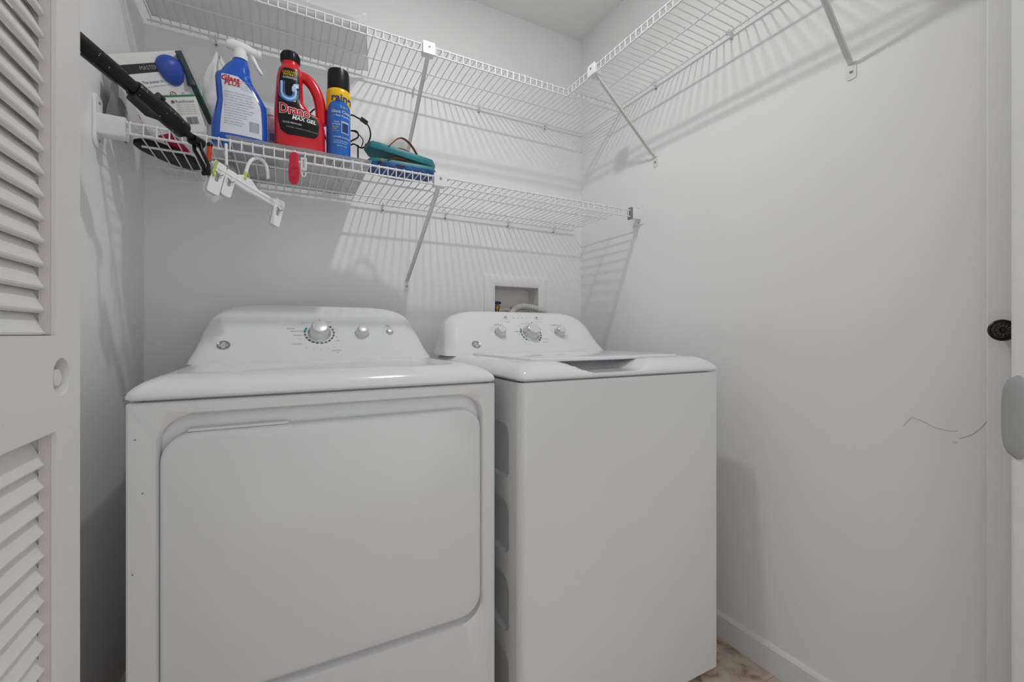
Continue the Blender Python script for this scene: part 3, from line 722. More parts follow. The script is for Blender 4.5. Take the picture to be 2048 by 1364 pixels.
# --- red drain opener jug
p = at(601, 318, Y=1.430); p.z = DB
jt = Bottle([(0, -.060, .060, .036, 3), (.006, -.066, .0665, .041, 3.2), (.02, -.0675, .068, .042, 3.2), (.085, -.0685, .066, .042, 3.2), (.112, -.0685, .060, .041, 3), (.124, -.0685, .030, .040, 3), (.150, -.067, .0105, .038, 2.8), (.2, -.0635, .0065, .036, 2.8), (.225, -.0615, .006, .034, 2.6), (.245, -.057, .004, .030, 2.4), (.253, -.052, .001, .0265, 2), (.258, -.0505, -.003, .024, 2), (.272, -.050, -.0035, .0232, 2)], place(p))
dr = empty('drain_opener_jug', p, 'red drain opener jug with black cap and looped side handle', 'jug')
jt.body('jug', M_red, dr, 5)
L2 = jt.M
MB().tube([L2 @ Vector(q) for q in spline([Vector(a) for a in ((-.012, 0, .240), (.012, 0, .236), (.030, 0, .222), (.044, 0, .198), (.052, 0, .170), (.0555, 0, .140), (.056, 0, .108))], 5)], .0125, 14, flat=1.25).build('handle', M_red, dr, smooth=60)
cp = MB().lathe([(0, .268), (.0245, .268), (.0255, .270), (.0248, .292), (.0225, .2965), (0, .2975)], 36, L2 @ Matrix.Translation((-.0268, 0, 0))).build('cap', M_black, dr)
for k in range(24):
    a = k * math.pi / 12
    MB().tube([L2 @ Vector((-.0268 + .0252 * math.cos(a), .0252 * math.sin(a), z)) for z in (.272, .290)], .0012, 4).build('cap_rib', M_black, cp)
lb = jt.patch('label', M_black, dr, [(.128, -.0595, -.002), (.17, -.0575, -.0015), (.215, -.053, -.003), (.232, -.049, -.006), (.239, -.044, -.012)])
lb2 = jt.patch('label', M_black, dr, [(.046, -.034, .036), (.056, -.050, .046), (.09, -.058, .050), (.112, -.059, .038), (.128, -.0595, .006)])
jt.words('CLOGS FAST', .0105, -.0285, .2265, M_yink, lb, sx=.62); jt.words('WORKS', .0100, -.0285, .2180, M_yink, lb, sx=.9); jt.words('GUARANTEED', .0085, -.0275, .2095, M_whiteink, lb, sx=.66)
def ribbon(pts, wd, name, mt, lift):
    vs = []
    for i, (x, z) in enumerate(pts):
        a = pts[max(0, i - 1)]; b_ = pts[min(len(pts) - 1, i + 1)]; t = Vector((b_[0] - a[0], b_[1] - a[1])).normalized()
        vs += [jt.front(x - t.y * wd, z + t.x * wd, lift), jt.front(x + t.y * wd, z - t.x * wd, lift)]
    return MB().add(vs, [(2 * i, 2 * i + 1, 2 * i + 3, 2 * i + 2) for i in range(len(pts) - 1)]).build(name, mt, lb, smooth=0)
U = [(-.048, .198), (-.048, .175)] + [(-.030 - .018 * math.cos(a), .166 - .018 * math.sin(a)) for a in [math.pi * i / 12 for i in range(13)]] + [(-.012, .178)] 
ribbon(U, .0078, 'pipe_print', M_lblue, .0013); ribbon(U, .0030, 'pipe_shine', M_pblue, .0016)
V = [(-.012, .176)] + [(-.004 - .008 * math.cos(a), .180 + .010 * math.sin(a)) for a in [math.pi * i / 8 for i in range(5)]]
V = [(-.016, .172), (-.0165, .182), (-.013, .189), (-.008, .191), (-.0045, .191)]
ribbon(V, .0060, 'pipe_print', M_pblue, .0014); ribbon([(-.0515, .190), (-.0445, .190)], .0022, 'pipe_collar', M_pblue, .0018)
ribbon([(-.025, .145), (-.012, .145)], .0030, 'flash_print', M_yink, .0013)
jt.words('Drano', .0375, -.0545, .1185, M_whiteink, lb2, 'LEFT', lift=.0014, sx=.80, rise=-.05, bold=.065)
for ox, oz in ((.0007, .0007),):
    jt.words('Drano', .0375, -.0545, .1185, M_red, lb2, 'LEFT', lift=.0020, sx=.80, rise=-.05, bold=.022)
jt.words('MAX GEL', .0150, .010, .0935, M_whiteink, lb2, lift=.0018, slant=.2, rise=-.06, bold=.03)
jt.words('CLOG REMOVER', .0066, -.046, .0805, M_whiteink, lb2, 'LEFT', lift=.0016, rise=-.06); jt.words('DANGER: HARMFUL IF SWALLOWED', .0058, -.036, .068, M_ink2, lb2, 'LEFT', lift=.0016, sx=.85, rise=-.06)

# --- aerosol can
p = at(677, 318, Y=1.425); p.z = DB
ca = empty('aerosol_can', p, 'blue and yellow aerosol glass cleaner can with tall black cap', 'aerosol can')
L3 = place(p); rc = .0345
MB().lathe([(0, .002), (.030, .002), (.033, 0), (.0345, .003), (rc, .006), (rc, .165)], 40, L3).build('can', M_blue2, ca)
MB().lathe([(rc + .0003, .196), (rc + .0003, .206), (.0335, .212), (.031, .216)], 40, L3).build('shoulder', M_yellow, ca)
MB().lathe([(0, .212), (.0315, .212), (.0320, .214), (.0312, .268), (.0295, .2765), (.026, .279), (0, .2795)], 40, L3).build('cap', M_black, ca)
def cyl(x, z, lift=.0006):
    a = x / rc; return L3 @ Vector(((rc + lift) * math.sin(a), -(rc + lift) * math.cos(a), z))
def yb(u, v):                                  # yellow band with an arched lower edge
    x = (u - .5) * 2 * math.pi * rc
    lo = .160 + .014 * (1 - min(1, (abs(x - .002) / .034) ** 2)) if abs(x - .002) < .034 else .160
    lo = .150 + .026 * math.sqrt(max(0, 1 - min(1, abs(x - .004) / .040) ** 2))
    return cyl(x, lo + (.197 - lo) * v, .0004)
yl = MB().grid(yb, 64, 6).build('yellow_band', M_yellow, ca, smooth=60)
MB().grid(lambda u, v: cyl((u - .5) * 2 * math.pi * rc, .1485 + .032 * v, .0002), 48, 1).build('can_upper', M_blue2, ca, smooth=60)
text('rain•x', .031, lambda x, y, d: cyl(-.021 + x, .184 + y, .0012), 'lettering', M_navy, yl, 'LEFT', bold=.03)
for t, sz_, x, z, mt, al in [('2-in-1', .0105, .004, .158, M_yink, 'LEFT'), ('Glass Cleaner', .0125, -.021, .143, M_whiteink, 'LEFT'), ('+ Rain Repellent', .0082, -.015, .131, M_whiteink, 'LEFT'),
                         ('Cleans', .0058, -.014, .112, M_whiteink, 'LEFT'), ('& Repels', .0066, -.018, .105, M_whiteink, 'LEFT'), ('Streak', .0062, -.016, .097, M_yink, 'LEFT'), ('Free', .0062, -.016, .091, M_yink, 'LEFT'), ('Formula', .0052, -.016, .085, M_yink, 'LEFT'),
                         ('DANGER: FLAMMABLE', .0052, -.014, .067, M_whiteink, 'LEFT'), ('Contents under pressure', .0042, -.014, .056, M_whiteink, 'LEFT'), ('Read cautions on back', .0042, -.014, .050, M_whiteink, 'LEFT'), ('NET WT 18 OZ', .0042, -.004, .041, M_whiteink, 'LEFT')]:
    text(t, sz_, lambda x_, y_, d: cyl(x + x_, z + y_, .0008), 'lettering', mt, ca, al)
MB().grid(lambda u, v: cyl(.008 + .024 * u, .080 + .036 * v, .0006), 8, 4).build('window_print', M_pblue, ca)
MB().grid(lambda u, v: cyl(.010 + .020 * u, .083 + .028 * v, .0009), 8, 4).build('window_print', M_navy, ca)

# --- pale bottle standing behind the spray bottle
p = at(541, 300, Y=1.545); p.z = DB
q = empty('pale_bottle', p, 'pale violet labelled bottle half hidden between the spray bottle and the red jug', 'bottle')
pb = Bottle([(0, -.026, .026, .026, 2), (.004, -.030, .030, .030, 2), (.11, -.030, .030, .030, 2), (.135, -.024, .024, .024, 2), (.150, -.013, .013, .013, 2), (.156, -.013, .013, .013, 2)], place(p))
pb.body('bottle', M_pinkcap, q)
pl2 = pb.patch('label', M_pale, q, [(.02, -.0285, .0285), (.10, -.0285, .0285)])
m = MB()
for k in range(12):
    m.add([pb.front(x, z, .0013) for x, z in ((-.002 + k * .0022, .066), (-.0008 + k * .0022, .066), (-.0008 + k * .0022, .090), (-.002 + k * .0022, .090))], [(0, 1, 2, 3)])
m.build('barcode', M_navy, pl2, smooth=0)
MB().lathe([(0, .152), (.017, .152), (.017, .172), (.014, .175), (0, .175)], 24, pb.M).build('cap', M_white, q)
# --- white ribbed cap bottle behind, just above the blue shoulder
p = at(523, 300, Y=1.690); p.z = DB
q = empty('white_bottle', p, 'white bottle with ribbed cap half hidden behind the blue spray bottle', 'bottle')
pb = Bottle([(0, -.030, .030, .030, 2), (.004, -.034, .034, .034, 2), (.155, -.034, .034, .034, 2), (.185, -.026, .026, .026, 2), (.195, -.018, .018, .018, 2), (.20, -.018, .018, .018, 2)], place(p))
pb.body('bottle', M_white, q)
cq = MB().lathe([(0, .197), (.023, .197), (.023, .224), (.020, .228), (0, .228)], 24, pb.M).build('cap', M_white, q)

# --- white carrier bag bunched up behind the spray bottle
bc = at(465, 270, Y=1.612)
def bagpt(u, v):
    a = u * 2 * math.pi; z = v * .320
    r = (.058 * (1 - v ** 3.6) + .008 * (1 - v)) + .010 * math.sin(3 * a + 5 * v) * (1 - v * .5) + .004 * math.sin(7 * a - 6 * v)
    r += noise.noise(Vector((math.cos(a) * 2.2, math.sin(a) * 2.2, v * 5))) * .014 * (1 - v * .3)
    r = max(r, .004)
    lean = Vector((-.034 * v, -.02 * v, 0))
    return Vector((bc.x, bc.y, DK + .0125)) + lean + Vector((math.cos(a) * r * .95, math.sin(a) * r * .8, z + .012 * math.sin(2 * a) * v))
bg = MB(); bg.grid(lambda u, v: bagpt(u, v), 56, 30)
tag(bg.build('plastic_bag', M_bag, smooth=25, solid=.0006), 'white plastic carrier bag bunched up behind the spray bottle', 'bag')

# --- clear clamshell package with card, blue roller
TLp, TRp, BRp = at(213, 108, F=1.05), at(362, 100, F=1.20), at(427, 270, F=1.30)
ex_ = (TRp - TLp).normalized(); ey_ = (TRp - BRp); Wd = (TRp - TLp).length; ey_ = (ey_ - ex_ * ey_.dot(ex_)); Ht = min(ey_.length, (TLp.z - DK - .006) / (ey_.normalized().z)); ey_.normalize(); ez_ = ex_.cross(ey_)
if ez_.y > 0: ez_ = -ez_
PO = TLp - ey_ * Ht                            # lower left corner of the card
def pk(x, y, z=0): return PO + ex_ * x + ey_ * y + ez_ * z
def pslab(x0, x1, y0, y1, z0, z1, r=.004):
    return MB().loft([[pk(x, y, z) for x, y in rrect(x0, x1, y0, y1, r, 4)] for z in (z0, z1)])
pkg = empty('clamshell_package', (PO + ex_ * Wd / 2), 'clear clamshell package of a blue tipped tool on a white and dark green card', 'package')
pslab(0, Wd, 0, Ht, -.0012, 0).build('backing_card', M_card, pkg)
pslab(Wd - .020, Wd - .0005, .0005, Ht - .0005, 0, .0007, .003).build('green_border', M_dgreen, pkg)
pslab(.004, Wd - .026, .006, Ht - .045, 0, .0008).build('white_insert', M_card, pkg)
pslab(.0, Wd - .018, Ht - .045, Ht - .024, 0, .0010).build('header_band', M_black, pkg)
pslab(Wd - .006, Wd - .001, .0, Ht * .55, 0, .0014, .001).build('green_edge', M_lgreen, pkg)
fnp = lambda x0, y0: (lambda x, y, d: pk(x0 + x, y0 + y, .0016))
text('MASTER', .013, fnp(Wd * .42, Ht - .0345), 'lettering', M_ink2, pkg)
text('The power to clean', .010, fnp(Wd * .45, Ht - .066), 'lettering', M_ink, pkg); text('reaches where others cannot', .006, fnp(Wd * .45, Ht - .076), 'lettering', M_ink2, pkg)
MB().tube([pk(Wd * .58 + .0075 * math.cos(a), Ht - .100 + .0075 * math.sin(a), .0014) for a in [2 * math.pi * i / 24 for i in range(24)]], .0010, 5, closed=True).build('red_ring', M_redink, pkg)
text('S', .011, fnp(Wd * .58, Ht - .100), 'lettering', M_redink, pkg); text('DO NOT', .006, fnp(Wd * .40, Ht - .100), 'lettering', M_redink, pkg); text('MIX', .006, fnp(Wd * .73, Ht - .100), 'lettering', M_redink, pkg)
for k in range(7): text('Use on floors, tiles and glass. Rinse head', .0052, fnp(Wd * .55, Ht - .118 - k * .0065), 'lettering', M_ink2, pkg)
rl = []
for v in range(9):                              # the blue dome
    a = math.pi / 2 * v / 8
    rl.append([pk(Wd - .058 + .034 * math.cos(a) * math.cos(q), Ht - .036 + .046 * math.cos(a) * math.sin(q) * (1 if math.sin(q) < 0 else .62), .001 + .022 * math.sin(a)) for q in [2 * math.pi * i / 24 for i in range(24)]])
MB().loft(rl).build('blue_head', M_blueroll, pkg, smooth=60, label='blue domed tool head')
MB().tube([pk(Wd - .020, Ht - .010, .010), pk(Wd - .018, Ht - .06, .010), pk(Wd - .024, Ht - .085, .012)], [.008, .008, .011], 12).build('tool_handle', M_dgreen, pkg, smooth=60)
sh = MB()
sh.loft([[pk(x, y, z) for x, y in rrect(i, Wd - i, i, Ht + .012 - i, .012, 5)] for z, i in ((.0016, -.004), (.0026, .002), (.020, .006), (.026, .012))], False, True)
sh.build('clear_shell', M_clear, pkg, smooth=30)
# --- white carton in front of it
A, B_, C_ = at(323, 192, F=1.085), at(390, 190, F=1.13), at(416, 262, F=1.175)
cx_ = (B_ - A).normalized(); cy_ = (B_ - C_); cw = (B_ - A).length; cy_ = cy_ - cx_ * cy_.dot(cx_); ch = cy_.length; cy_.normalize(); cz_ = cx_.cross(cy_)
if cz_.y > 0: cz_ = -cz_
CO_ = A - cy_ * ch
def cpk(x, y, z=0): return CO_ + cx_ * x + cy_ * y + cz_ * z
ct = empty('carton', CO_ + cx_ * cw / 2, 'small white carton with a barcode and green edge propped against the clamshell package', 'box')
MB().loft([[cpk(x, y, z) for x, y in rrect(0, cw, 0, ch, .0012, 2)] for z in (-.030, 0)]).build('carton_body', M_card, ct, smooth=20)
MB().loft([[cpk(x, y, z) for x, y in rrect(-.0006, cw + .0006, ch - .003, ch + .0008, .0004, 1)] for z in (-.0306, .0006)]).build('green_edge', M_lgreen, ct, smooth=20)
cf = lambda x0, y0: (lambda x, y, d: cpk(x0 + x, y0 + y, .0008))
text('Rainforest', .0100, cf(cw * .62, ch * .84), 'lettering', M_ink, ct)
MB().lathe([(0, .0004), (.0036, .0004), (.0036, .0009), (0, .0009)], 14, Matrix.Translation(cpk(cw * .26, ch * .84)) @ Matrix((cx_, cy_, cz_)).transposed().to_4x4()).build('round_mark', M_ink, ct)
for k in range(5): text('Refill for wet floor mop', .0042, cf(cw * .6, ch * (.75 - k * .06)), 'lettering', M_ink2, ct)
m = MB()
x = cw * .50
for k in range(16):
    wdt = random.choice((.0006, .0011, .0016)); m.add([cpk(x, ch * .22, .0008), cpk(x + wdt, ch * .22, .0008), cpk(x + wdt, ch * .42, .0008), cpk(x, ch * .42, .0008)], [(0, 1, 2, 3)]); x += wdt + random.choice((.0006, .0010))
m.build('barcode', M_ink, ct, smooth=0)

# --- black floor tool: telescopic pole hooked over the left end of the shelf
J = at(393, 283, F=1.06); K = at(150, 78, F=.80)
ax = (K - J).normalized(); PL = (K - J).length
def pp(t): return J + ax * t
po = empty('mop_pole', J, 'black telescopic tool pole resting over the left end of the lower shelf', 'pole')
def on(px):                                    # distance along the pole of an image column
    lo, hi = -.1, PL + .1
    for _ in range(40):
        mi = (lo + hi) / 2; r_ = pp(mi); fw = SI * r_.x + CO * r_.y; X_ = 1024 + FPX * (CO * r_.x - SI * r_.y) / fw
        if X_ > px: lo = mi
        else: hi = mi
    return lo
a0, a1, a2, a3 = on(368), on(266), on(243), PL
MB().tube([pp(a0), pp(a0 + .003), pp(a1 - .003), pp(a1)], [.0175, .0200, .0185, .017], 22).build('sleeve', M_black, po, smooth=50)
MB().tube([pp(a1 - .01), pp(a2 + .01)], .0145, 20).build('inner_tube', M_black, po, smooth=50)
MB().tube([pp(a2), pp(a2 + .003), pp(a3), pp(a3 + .05)], [.0160, .0170, .0172, .0172], 22).build('upper_tube', M_black, po, smooth=50)
MB().tube([pp(-.004), pp(a0 + .005)], .0085, 14).build('spindle', M_black, po, smooth=50)
jn = MB().tube([J + Vector((.008, .012, 0)), J - Vector((.008, .012, 0))], .0125, 20).build('joint', M_black, po, smooth=40)
MB().tube([J - Vector((.0085, .0125, 0)), J - Vector((.0092, .0135, 0))], .0035, 10).build('pivot', M_steel, jn)
# forked clip below the joint
fk = MB(); f0, f1 = at(396, 290, F=1.055), at(412, 347, F=1.062)
up2 = Vector((0, 0, 1)); sd2 = Vector((CO, -SI, 0))
for s_ in (-.0085, .0085):
    fk.tube([J + sd2 * s_ * .8, f0 + sd2 * s_ - up2 * .012, f1 + sd2 * s_ * .7 + up2 * .02, f1 + sd2 * s_ * .5], [.0045, .0042, .0042, .0050], 8)
fk.tube([f1 - sd2 * .008, f1 + sd2 * .008], .005, 8)
fk.build('fork', M_black, po, smooth=50)
# lever clip on the sleeve
lc = pp(a0 + (a1 - a0) * .62); nrm = ax.cross(Vector((CO, -SI, 0))).normalized()
if nrm.z < 0: nrm = -nrm
MB().tube([lc + nrm * .018, lc + nrm * .030 - ax * .004, lc + nrm * .031 - ax * .016], [.007, .0072, .006], 12).build('lever', M_black2, po, smooth=50)
MB().tube([lc + nrm * .026 - ax * .012, lc + nrm * .024 - ax * .05, pp(a0) + nrm * .019 - ax * .002], .0045, 8).build('lever_arm', M_black2, po, smooth=50)
l2 = pp(a1 - .012) - nrm * .020
MB().tube([l2 + ax * .012, l2 - ax * .028 - nrm * .004, l2 - ax * .055 + nrm * .004], [.010, .0105, .006], 12).build('grip_pad', M_black2, po, smooth=50)
rd = random.Random(3)
for k in range(26):                             # pale dust and paint specks on the pole
    t = rd.uniform(a0 + .01, a3 - .01); q = rd.uniform(-.9, 1.2)
    view = (Vector((0, 0, CZ)) - pp(t)).normalized(); sd3 = ax.cross(view).normalized()
    rr = .0202 if t < a1 else .0173
    if a1 < t < a2: continue
    nn = (view * math.cos(q) + sd3 * math.sin(q)).normalized()
    nn = (nn - ax * nn.dot(ax)).normalized()
    c0 = pp(t) + nn * (rr - .0008); s_ = rd.uniform(.0005, .0011)
    MB().lathe([(0, 0), (s_, 0), (s_ * .7, .0012), (0, .0014)], 7, Matrix.Translation(c0) @ nn.to_track_quat('Z', 'Y').to_matrix().to_4x4()).build('speck', M_dust, po)

# --- black mop head and red scraper lying at the left end
mc = Vector((-.292, 1.600, DK + .002))
rings = []
for z, s_ in ((0, .93), (.004, 1.0), (.014, 1.0), (.019, .92), (.021, .75)):
    ring = []
    for i in range(36):
        a = 2 * math.pi * i / 36; c, q_ = math.cos(a), math.sin(a)
        x = .100 * math.copysign(abs(c) ** .75, c) * s_; y = .040 * math.copysign(abs(q_) ** .8, q_) * s_ * (1 + .12 * c)
        ring.append(mc + Vector((x * .61 + y * .79, x * .79 - y * .61, z)))
    rings.append(ring)
tag(MB().loft(rings).build('floor_duster', M_black2, smooth=45), 'flat black oval duster pad lying at the left end of the lower shelf', 'duster')
ra, rb = at(282, 224, F=1.135), at(376, 312, F=1.318)
rx_ = (rb - ra).normalized(); vw = (Vector((0, 0, CZ)) - (ra + rb) / 2).normalized(); rs = rx_.cross(vw).normalized(); rn = rs.cross(rx_).normalized()
RL = (rb - ra).length
rings = []
for t, wv in ((0, .008), (.06, .014), (.3, .0165), (.6, .0160), (.9, .0150), (.97, .011), (1, .006)):
    rings.append([ra + rx_ * (t * RL) + rs * (wv * math.copysign(abs(math.cos(q_)) ** .7, math.cos(q_))) + rn * (.005 * math.copysign(abs(math.sin(q_)) ** .7, math.sin(q_))) for q_ in [2 * math.pi * i / 20 for i in range(20)]])
tag(MB().loft(rings).build('scraper_handle', M_pink, smooth=50), 'crimson tool handle lying over the black duster pad', 'handle')
# --- smoked plastic pouch against the left wall
def pouch(u, v):
    x = -.380 + .008 * v + .006 * math.sin(u * 3 + v * 2) + noise.noise(Vector((u * 3, v * 3, 5))) * .008
    y = 1.385 + .16 * u; z = DK + .006 + .115 * v * (1 - .25 * u) + noise.noise(Vector((u * 5, v * 4, 1))) * .004 * v
    return Vector((max(x, XL + .006), y, z))
tag(MB().grid(pouch, 18, 18).build('plastic_pouch', M_greybag, smooth=30, solid=.0012), 'smoked grey plastic pouch standing against the left wall on the shelf end', 'pouch')

# --- black cable loops behind the aerosol can
cb = MB()
c0 = at(712, 285, Y=1.60)
lp1 = [at(px, py, Y=yy) for px, py, yy in ((690, 300, 1.60), (706, 288, 1.59), (724, 296, 1.58), (737, 284, 1.58), (741, 266, 1.58), (734, 248, 1.58), (716, 236, 1.59), (700, 230, 1.60), (680, 240, 1.62), (668, 258, 1.62), (690, 262, 1.60), (712, 262, 1.60), (716, 274, 1.59), (700, 284, 1.59), (690, 298, 1.60))]
cbo = empty('cable', (lp1[0].x, lp1[0].y, DK + .004), 'tangle of thin black cable behind the aerosol can', 'cable')
MB().tube(spline(lp1, 6), .0026, 8).build('cable_loop', M_black, cbo, smooth=60)
lp2 = [at(px, py, Y=yy) for px, py, yy in ((612, 236, 1.62), (630, 218, 1.62), (640, 230, 1.62), (622, 240, 1.62), (640, 246, 1.62), (680, 300, 1.62))]
lp2[-1].z = DK + .013
MB().tube(spline(lp2, 6), .0026, 8).build('cable_loop', M_black, cbo, smooth=60)
lp3 = [at(722, 296, Y=1.58), at(726, 280, Y=1.585), at(714, 266, Y=1.59), at(704, 262, Y=1.60)]
MB().tube(spline(lp3, 6), .0018, 8).build('cable_loop', M_black, cbo, smooth=60)
pg = at(728, 242, Y=1.578)
MB().loft([[pg + Vector((x, d_, z)) for x, z in rrect(-.013, .013, -.006, .006, .002, 3)] for d_ in (-.005, .005)]).xf(Matrix.Translation(pg) @ Matrix.Rotation(math.radians(28), 4, 'Y') @ Matrix.Translation(-pg)).build('plug', M_black, cbo)
ft = [at(716, 290, Y=1.60), at(716, 320, Y=1.61)]; ft[1].z = DK + .013
MB().tube(ft, .0026, 8).build('cable_end', M_black, cbo)

# --- teal flip-flops
def sole(M, m1, m2, nm, lab):
    o = empty('sandal', M.translation, lab, 'sandal', None)
    L_ = .235
    def wf(t): return .031 + .012 * math.sin(math.pi * min(1, t * 1.15)) ** 1.0 if t < .55 else .0415 - .010 * ((t - .55) / .45) ** 2
    out_ = []
    N_ = 14
    pts = []
    for i in range(N_ + 1):
        t = i / N_; e_ = math.sqrt(max(0, 1 - (2 * max(0, (abs(t - .5) * 2 - .80)) / .40) ** 2)) if abs(t - .5) * 2 > .80 else 1
        pts.append((t * L_, max(.002, wf(t) * e_)))
    ring2 = [(x, -w_) for x, w_ in pts] + [(x, w_) for x, w_ in pts[::-1]]
    def rg(z, s_): return [M @ Vector((L_ / 2 + (x - L_ / 2) * s_, y * s_, z + .012 * (x / L_) ** 3)) for x, y in ring2]
    MB().loft([rg(0, .97), rg(.003, 1.0), rg(.012, 1.0)]).build('outsole', m2, o, smooth=40)
    MB().loft([rg(.012, 1.0), rg(.021, 1.0), rg(.024, .97)]).build('footbed', m1, o, smooth=40)
    return o
th1 = at(728, 322, Y=1.44)
Ma = Matrix.Translation((.232, 1.475, DK + .0255)) @ Matrix.Rotation(math.radians(-8), 4, 'Z') @ Matrix.Rotation(math.radians(4.5), 4, 'Y') @ Matrix.Rotation(math.radians(-8), 4, 'X')
s1 = sole(Ma, M_teal, M_sblue, 'a', 'teal and navy patterned flip flop with a brown thong strap, lower of the pair')
Mb2 = Matrix.Translation((.232, 1.480, DK + .0850)) @ Matrix.Rotation(math.radians(-4), 4, 'Z') @ Matrix.Rotation(math.radians(11.5), 4, 'Y') @ Matrix.Rotation(math.radians(-6), 4, 'X')
s2 = sole(Mb2, M_teal, M_teal, 'b', 'plain teal flip flop resting tilted on top of the other, brown strap standing up')
for s_, M_, hgt in ((s1, Ma, .016), (s2, Mb2, .045)):
    for sg in (-1, 1):
        MB().tube([M_ @ Vector(v) for v in spline([Vector((.070, sg * .040, .020)), Vector((.100, sg * .036, .020 + hgt)), Vector((.140, sg * .022, .022 + hgt * .9)), Vector((.185, sg * .002, .026))], 6)], .0055, 8, flat=.35).build('strap', M_brown, s_, smooth=60)
rd = random.Random(5)
for k in range(16):
    t = rd.uniform(.03, .2); y = rd.uniform(-.7, .1) * .04
    MB().lathe([(0, 0), (.0012, 0), (0, .0008)], 6, Mb2 @ Matrix.Translation((t, y, .0236 + .012 * (t / .235) ** 3))).build('speckle', M_dust, s2)
st = MB()
for k in range(5):
    a = k * 2 * math.pi / 5 + .3; a1_ = a + .63
    st.add([Ma @ Vector((.055, -.0428, .016)), Ma @ Vector((.055 + .009 * math.cos(a), -.0428, .016 + .009 * math.sin(a))), Ma @ Vector((.055 + .003 * math.cos(a1_), -.0428, .016 + .003 * math.sin(a1_)))], [(0, 1, 2), (2, 1, 0)])
st.build('star_print', M_yink, s1, smooth=0)
for x, wd_ in ((.045, .010), (.110, .026)):
    MB().tube([Ma @ Vector((x - wd_ / 2, -.040, .008)), Ma @ Vector((x + wd_ / 2, -.0418, .010))], .004, 8).build('dark_patch', M_maroon, s1, smooth=60)

# ------------------------------------------------------------------ things hooked on the lip of the lower shelf
ZLIP = ZL - .032
# hanger with two pinch clips, hanging from the lip rod
HA, HB = at(432, 337, F=1.084), at(558, 412, F=1.245)
hx_ = (HB - HA).normalized(); HC = HA + (HB - HA) * ((1.348 - HA.y) / (HB.y - HA.y))
tt = (HC - HA).dot(hx_); HC = HA + hx_ * tt; HL = (HB - HA).length
hs = hx_.cross(Vector((0, 0, 1))).normalized(); hn = hs.cross(hx_).normalized()
hg = empty('clip_hanger', HC - Vector((0, 0, .06)), 'white plastic skirt hanger with pinch clips hooked over the shelf lip', 'hanger')
def hp_(a, s_, z): return HA + hx_ * a + hs * s_ + hn * z
bar = MB()
bar.loft([[hp_(a, s_, z) for s_, z in rrect(-.007, .007, -.011 - k, .008, .002, 2)] for a, k in ((-.012, 0), (.03, 0), (tt - .03, .001), (tt, .003), (tt + .03, .001), (HL - .02, 0), (HL + .012, 0))])
bar.build('bar', M_white, hg, smooth=30)
bar2 = MB().loft([[hp_(a, s_, z) for s_, z in rrect(-.009, .009, -.0015, .0015, .001, 2)] for a in (-.010, HL + .010)]); bar2.build('flange', M_white, hg, smooth=30)
bar3 = MB().loft([[hp_(a, s_, .006 + z) for s_, z in rrect(-w_, w_, 0, h_, .001, 2)] for a, w_, h_ in ((tt - .04, .003, .001), (tt - .012, .004, .018), (tt + .012, .004, .018), (tt + .04, .003, .001))]); bar3.build('gusset', M_white, hg, smooth=30)
lipY = YB - .4105
top_h = hp_(tt, 0, 0)
# hook: rises from the bar, over the lip rod
hk = [hp_(tt - .006, 0, .010), hp_(tt - .006, 0, .040), hp_(tt - .004, 0, .066), hp_(tt + .006, 0, .086), hp_(tt + .020, 0, .095), hp_(tt + .036, 0, .092), hp_(tt + .048, 0, .076), hp_(tt + .055, 0, .056)]
MB().tube(spline(hk, 6), .0045, 10).build('hook', M_white, hg, smooth=60)
MB().tube([hp_(tt - .006, 0, .014), hp_(tt - .006, 0, .034)], [.0062, .0052], 10).build('size_tab', M_lime, hg, smooth=60, label='lime green tab')
def pinch(a, sc=1.0):
    sc *= 1.15
    m_ = MB()
    for sg in (-1, 1):
        O_ = rrect(-.013 * sc, .013 * sc, -.058 * sc, .014 * sc, [.006, .003, .003, .006], 3); I_ = rrect(-.004 * sc, .004 * sc, -.030 * sc, -.002 * sc, .002, 3)
        pl3 = lambda pts, q_: [hp_(a + x, sg * (.004 + q_), z) for x, z in pts]
        m_.loft([pl3(I_, 0), pl3(O_, 0), pl3(O_, .004), pl3(I_, .004), pl3(I_, 0)], False, False)
    c_ = m_.build('clip', M_white, hg, smooth=30)
    MB().tube([hp_(a - .009, .012, -.012), hp_(a, .0135, -.020), hp_(a + .009, .012, -.012)], .0015, 6).build('spring', M_steel, c_)
pinch(.004, 1.0); pinch(.034, .85); pinch(HL - .004, .95)
MB().tube([hp_(-.006, .008, .014), hp_(-.010, .010, -.016), hp_(-.004, .010, -.026)], [.003, .004, .002], 8).build('jaw_pad', M_lime, hg, smooth=60)
# orange-red stick tool with black tip
oa, ob_ = at(419, 294, F=1.118), at(417, 322, F=1.114)
og = empty('utility_stick', ob_, 'short orange red stick with a black tip poking through the shelf front', 'tool')
MB().tube([ob_, ob_ + (oa - ob_) * .05, oa], [.0045, .0056, .0056], 12).build('grip', M_orange, og, smooth=50)
MB().tube([oa, oa + (oa - ob_) * .22, oa + (oa - ob_) * .30], [.0062, .0068, .004], 12).build('tip', M_black, og, smooth=50)
# second hanger hook strip hung over the lip
wa, wb_ = at(452, 292, F=1.134), at(453, 330, F=1.132)
tag(MB().tube([wa + Vector((0, .010, -.012)), wa + Vector((0, .008, .002)), wa + Vector((0, .0, .004)), wa - Vector((0, 0, .006)), wb_], .0036, 8).build('hook_strip', M_white, smooth=50), 'narrow white plastic hook strip hung over the shelf front beside the orange stick', 'hook')
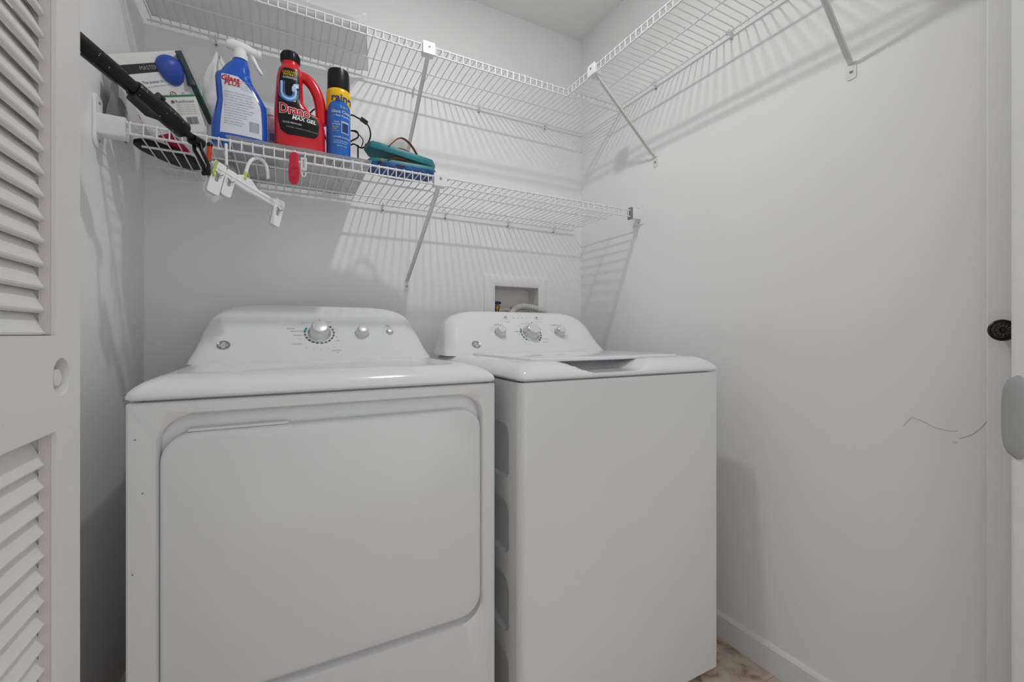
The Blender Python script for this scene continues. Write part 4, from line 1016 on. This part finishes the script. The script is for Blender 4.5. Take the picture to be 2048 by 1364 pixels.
# red bag clip and white charm clip hanging from the lip
def tagplate(px0, px1, py0, py1, F, thick, prof, name, mt, par):
    c_ = at((px0 + px1) / 2, py0, F=F); bz = at((px0 + px1) / 2, py1, F=F)
    Hh = c_.z - bz.z; Wh = (px1 - px0) / FPX * F / 2
    sx = Vector((CO, -SI, 0)); sy = Vector((SI, CO, 0))
    rings = []
    for t, wv, dv in prof:
        p_ = Vector((c_.x, c_.y, c_.z - Hh * t))
        rings.append([p_ + sx * (Wh * wv * math.copysign(abs(math.cos(q_)) ** .6, math.cos(q_))) + sy * (thick * dv * math.copysign(abs(math.sin(q_)) ** .6, math.sin(q_))) for q_ in [2 * math.pi * i / 20 for i in range(20)]])
    return MB().loft(rings).build(name, mt, par, smooth=50)
F1 = 1.2035
rc_ = at(588, 340, F=F1)
rcl = empty('red_clip', at(588, 368, F=F1), 'red plastic bag clip hanging from the shelf lip below the red jug', 'clip')
tagplate(577, 599, 305, 337, F1, .003, [(0, .35, 1), (.06, .75, 1), (.3, .85, 1), (.6, .80, 1), (.85, .95, 1.2), (1, .95, 1.3)], 'upper_jaw', M_redclip, rcl)
tagplate(577, 599, 337, 369, F1, .0045, [(0, .95, .8), (.2, 1, 1), (.45, .93, 1), (.75, .90, 1), (.92, .62, .9), (1, .25, .6)], 'lower_jaw', M_redclip, rcl)
for py in (333, 352):
    e_ = at(588, py, F=F1 - .0052)
    MB().loft([[e_ + Vector((CO, -SI, 0)) * (math.cos(q_) * .0105 * s_) + Vector((0, 0, 1)) * (math.sin(q_) * .006 * s_) - Vector((SI, CO, 0)) * d_ for q_ in [2 * math.pi * i / 18 for i in range(18)]] for d_, s_ in ((-.002, 1), (.0005, .9), (.0012, .6))]).build('thumb_pad', M_redclip, rcl, smooth=50)
F2 = 1.196
wcl = empty('white_clip', at(607, 355, F=F2), 'small white plastic clip with a round hole hanging beside the red clip', 'clip')
wt_, wq_ = at(607.5, 315, F=F2), at(607.5, 341, F=F2); wh_ = wt_.z - wq_.z; ww_ = 5.5 / FPX * F2
O_ = rrect(-ww_, ww_, -wh_, 0, .002, 3); I_ = rrect(-ww_ * .35, ww_ * .35, -wh_ * .78, -wh_ * .15, .0012, 3)
wpl = lambda pts, d_: [wt_ + Vector((CO, -SI, 0)) * x + Vector((SI, CO, 0)) * d_ + Vector((0, 0, z)) for x, z in pts]
MB().loft([wpl(I_, -.002), wpl(O_, -.002), wpl(O_, .002), wpl(I_, .002), wpl(I_, -.002)], False, False).build('plate', M_white, wcl, smooth=30)
hc_ = at(607.5, 348, F=F2)
MB().tube([hc_ + Vector((CO, -SI, 0)) * (.0055 * math.cos(q_)) + Vector((0, 0, 1)) * (.0068 * math.sin(q_)) for q_ in [math.radians(100 + 290 * i / 16) for i in range(17)]], .0019, 8).build('ring_hook', M_white, wcl, smooth=60)

# ------------------------------------------------------------------ folded white paper on the upper shelf
def paper(u, v):
    x = -.365 + u * (.655 - .05 * (1 - v)); y = 1.475 + v * .262
    z = ZU + .0035
    cf_ = max(0, 1 - v / .13); cr = max(0, (u - .93) / .07)
    z += .030 * smooth(cf_) * (1 - .15 * math.sin(u * 9)) + .022 * smooth(cr) * (.6 + .4 * math.sin(v * 9 + 1)) + abs(noise.noise(Vector((u * 4, v * 3, 2)))) * .004
    return Vector((x, y + .010 * cf_, z))
tag(MB().grid(paper, 60, 28).build('folded_paper', M_paper, smooth=50, solid=.003), 'large sheet of white paper with curled edges lying on the upper shelf', 'paper')
